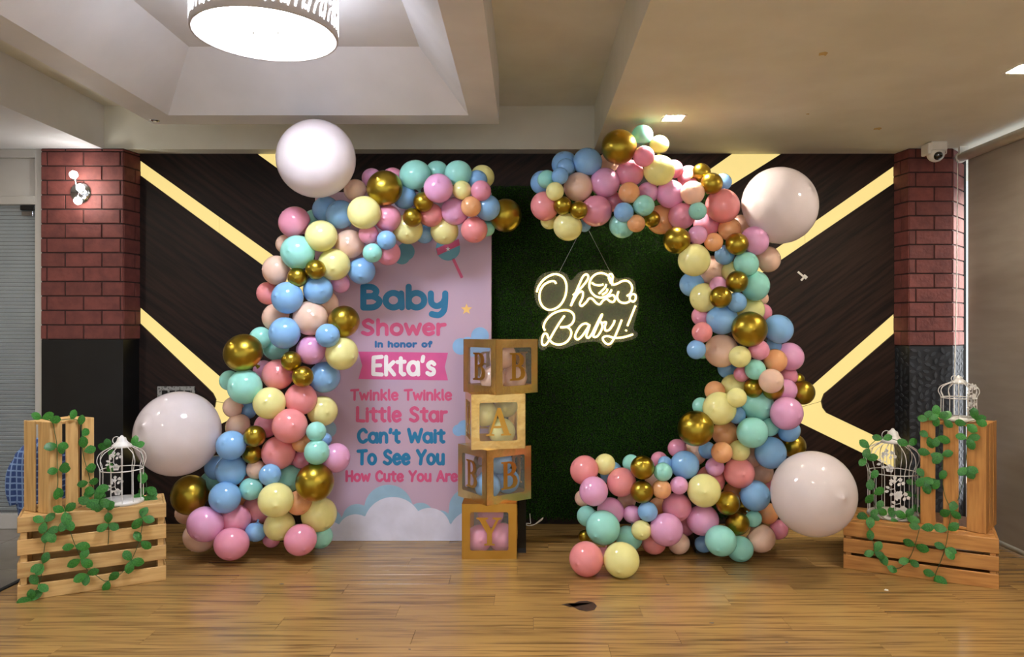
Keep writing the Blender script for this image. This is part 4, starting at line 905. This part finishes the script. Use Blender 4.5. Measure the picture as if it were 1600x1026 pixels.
vine('leafy vine swag looping across the pale lower crate front', [(320, 510), (345, 610), (365, 680), (400, 760), (435, 830), (480, 860), (530, 890), (590, 865), (630, 825), (660, 780), (690, 710), (712, 620), (715, 540)], [(325, 540, (150, 40, -80)), (335, 580, (-60, -110)), (375, 712, (-10, 180)), (405, 780, (-160, -40, 60)), (435, 850, (-90, -160, 10)), (545, 885, (-110, 40)), (655, 785, (-20, 120, -100)), (705, 690, (-40, 110)), (712, 570, (-130, -20, 80))], plL, K1)
vine('short leafy sprig hanging below the left birdcage', [(540, 520), (543, 590), (545, 650), (542, 705)], [(543, 600, (90, -150, -30))], plL, K1)
plCage = (Vector((-2.262, 4.10, .433)), Vector((.15, -.98, 0)).normalized())
vine('leafy vine trailing behind and right of the left birdcage', [(545, 215), (610, 200), (680, 210), (715, 280), (725, 350), (735, 420), (730, 480), (690, 500)], [(548, 225, (100, 160, -60)), (675, 215, (20, 100)), (720, 340, (-80, -110)), (735, 420, (-140, -30)), (735, 470, (170, 20, -20, -150)), (700, 490, (175, 10)), (545, 290, (-70,))], (plCage[0]+Vector((0, .07, 0)), plCage[1]), K1)
vine('leaf cluster on the left crate between upright crate and birdcage', [(440, 440), (480, 450), (510, 480), (540, 520), (600, 515)], [(480, 440, (170, 20, -60)), (500, 480, (-150, -30, 90)), (525, 515, (175, 5, -170, 20)), (460, 500, (-20, 150))], (plCage[0]+Vector((0, -.12, 0)), plCage[1]), K1)
K2 = (2.85, 1300, 580)
plR, plRU = plane_of(RO, RA), plane_of(RUO, RUA)
vine('leafy vine on the amber upright crate, left post', [(430, 215), (470, 210), (480, 260), (470, 320), (490, 400), (490, 480), (505, 560), (530, 620), (520, 690)], [(430, 215, (170, 40)), (470, 200, (100, 20, -100, 170)), (500, 215, (-40, 60)), (430, 290, (150, -70)), (470, 290, (-20, -100)), (440, 365, (170, -20)), (490, 370, (20, -130)), (480, 480, (-120, 60)), (530, 620, (-150, 60, -30)), (410, 470, (120, -120, -30)), (415, 490, (0, -70))], plRU, K2)
vine('leafy vine on the amber upright crate, middle gap', [(640, 215), (590, 240), (600, 320), (595, 420), (580, 500), (560, 575)], [(640, 215, (100, 20, -20)), (600, 235, (170, -30)), (605, 295, (10, 170, -60)), (600, 425, (-60, -20, -130))], plRU, K2)
vine('leafy vine swag on the amber lower crate front', [(165, 680), (180, 750), (200, 810), (235, 860), (300, 875), (345, 830), (370, 770), (390, 700)], [(168, 700, (80, -80)), (190, 800, (60, -160, -30)), (245, 865, (-30, 120)), (345, 835, (-160, -30)), (370, 775, (160, -10)), (395, 695, (170, 10))], plR, K2)
vine('leafy vine hanging at the right part of the amber lower crate', [(520, 690), (510, 760), (490, 830), (465, 890), (455, 930)], [(515, 705, (170, 40)), (505, 785, (-20, 160, -60)), (460, 905, (170, -70, -40))], plR, K2)
plC2 = (Vector((2.227, 4.32, .273)), Vector((-.3, -.95, 0)).normalized())
vine('leafy vine wound around the tall right birdcage', [(330, 320), (240, 295), (190, 310), (155, 360), (165, 450), (180, 520), (190, 600), (215, 640), (260, 665), (330, 655)], [(225, 300, (170, 20)), (340, 325, (30, 160)), (165, 340, (140, -120)), (150, 385, (-130, 10)), (175, 475, (-100, 60)), (185, 545, (-130, 30)), (200, 610, (60, -120, -30)), (160, 650, (175, 0, 160)), (265, 650, (90, -60)), (330, 650, (60, 150, -10))], plC2, K2)
vine('leaves between the tall right birdcage and the upright crate', [(345, 470), (375, 500), (370, 560), (365, 600)], [(370, 500, (160, 30)), (365, 550, (170, -20)), (375, 590, (-60, -120))], (plC2[0]+Vector((0, .15, 0)), plC2[1]), K2, .05)
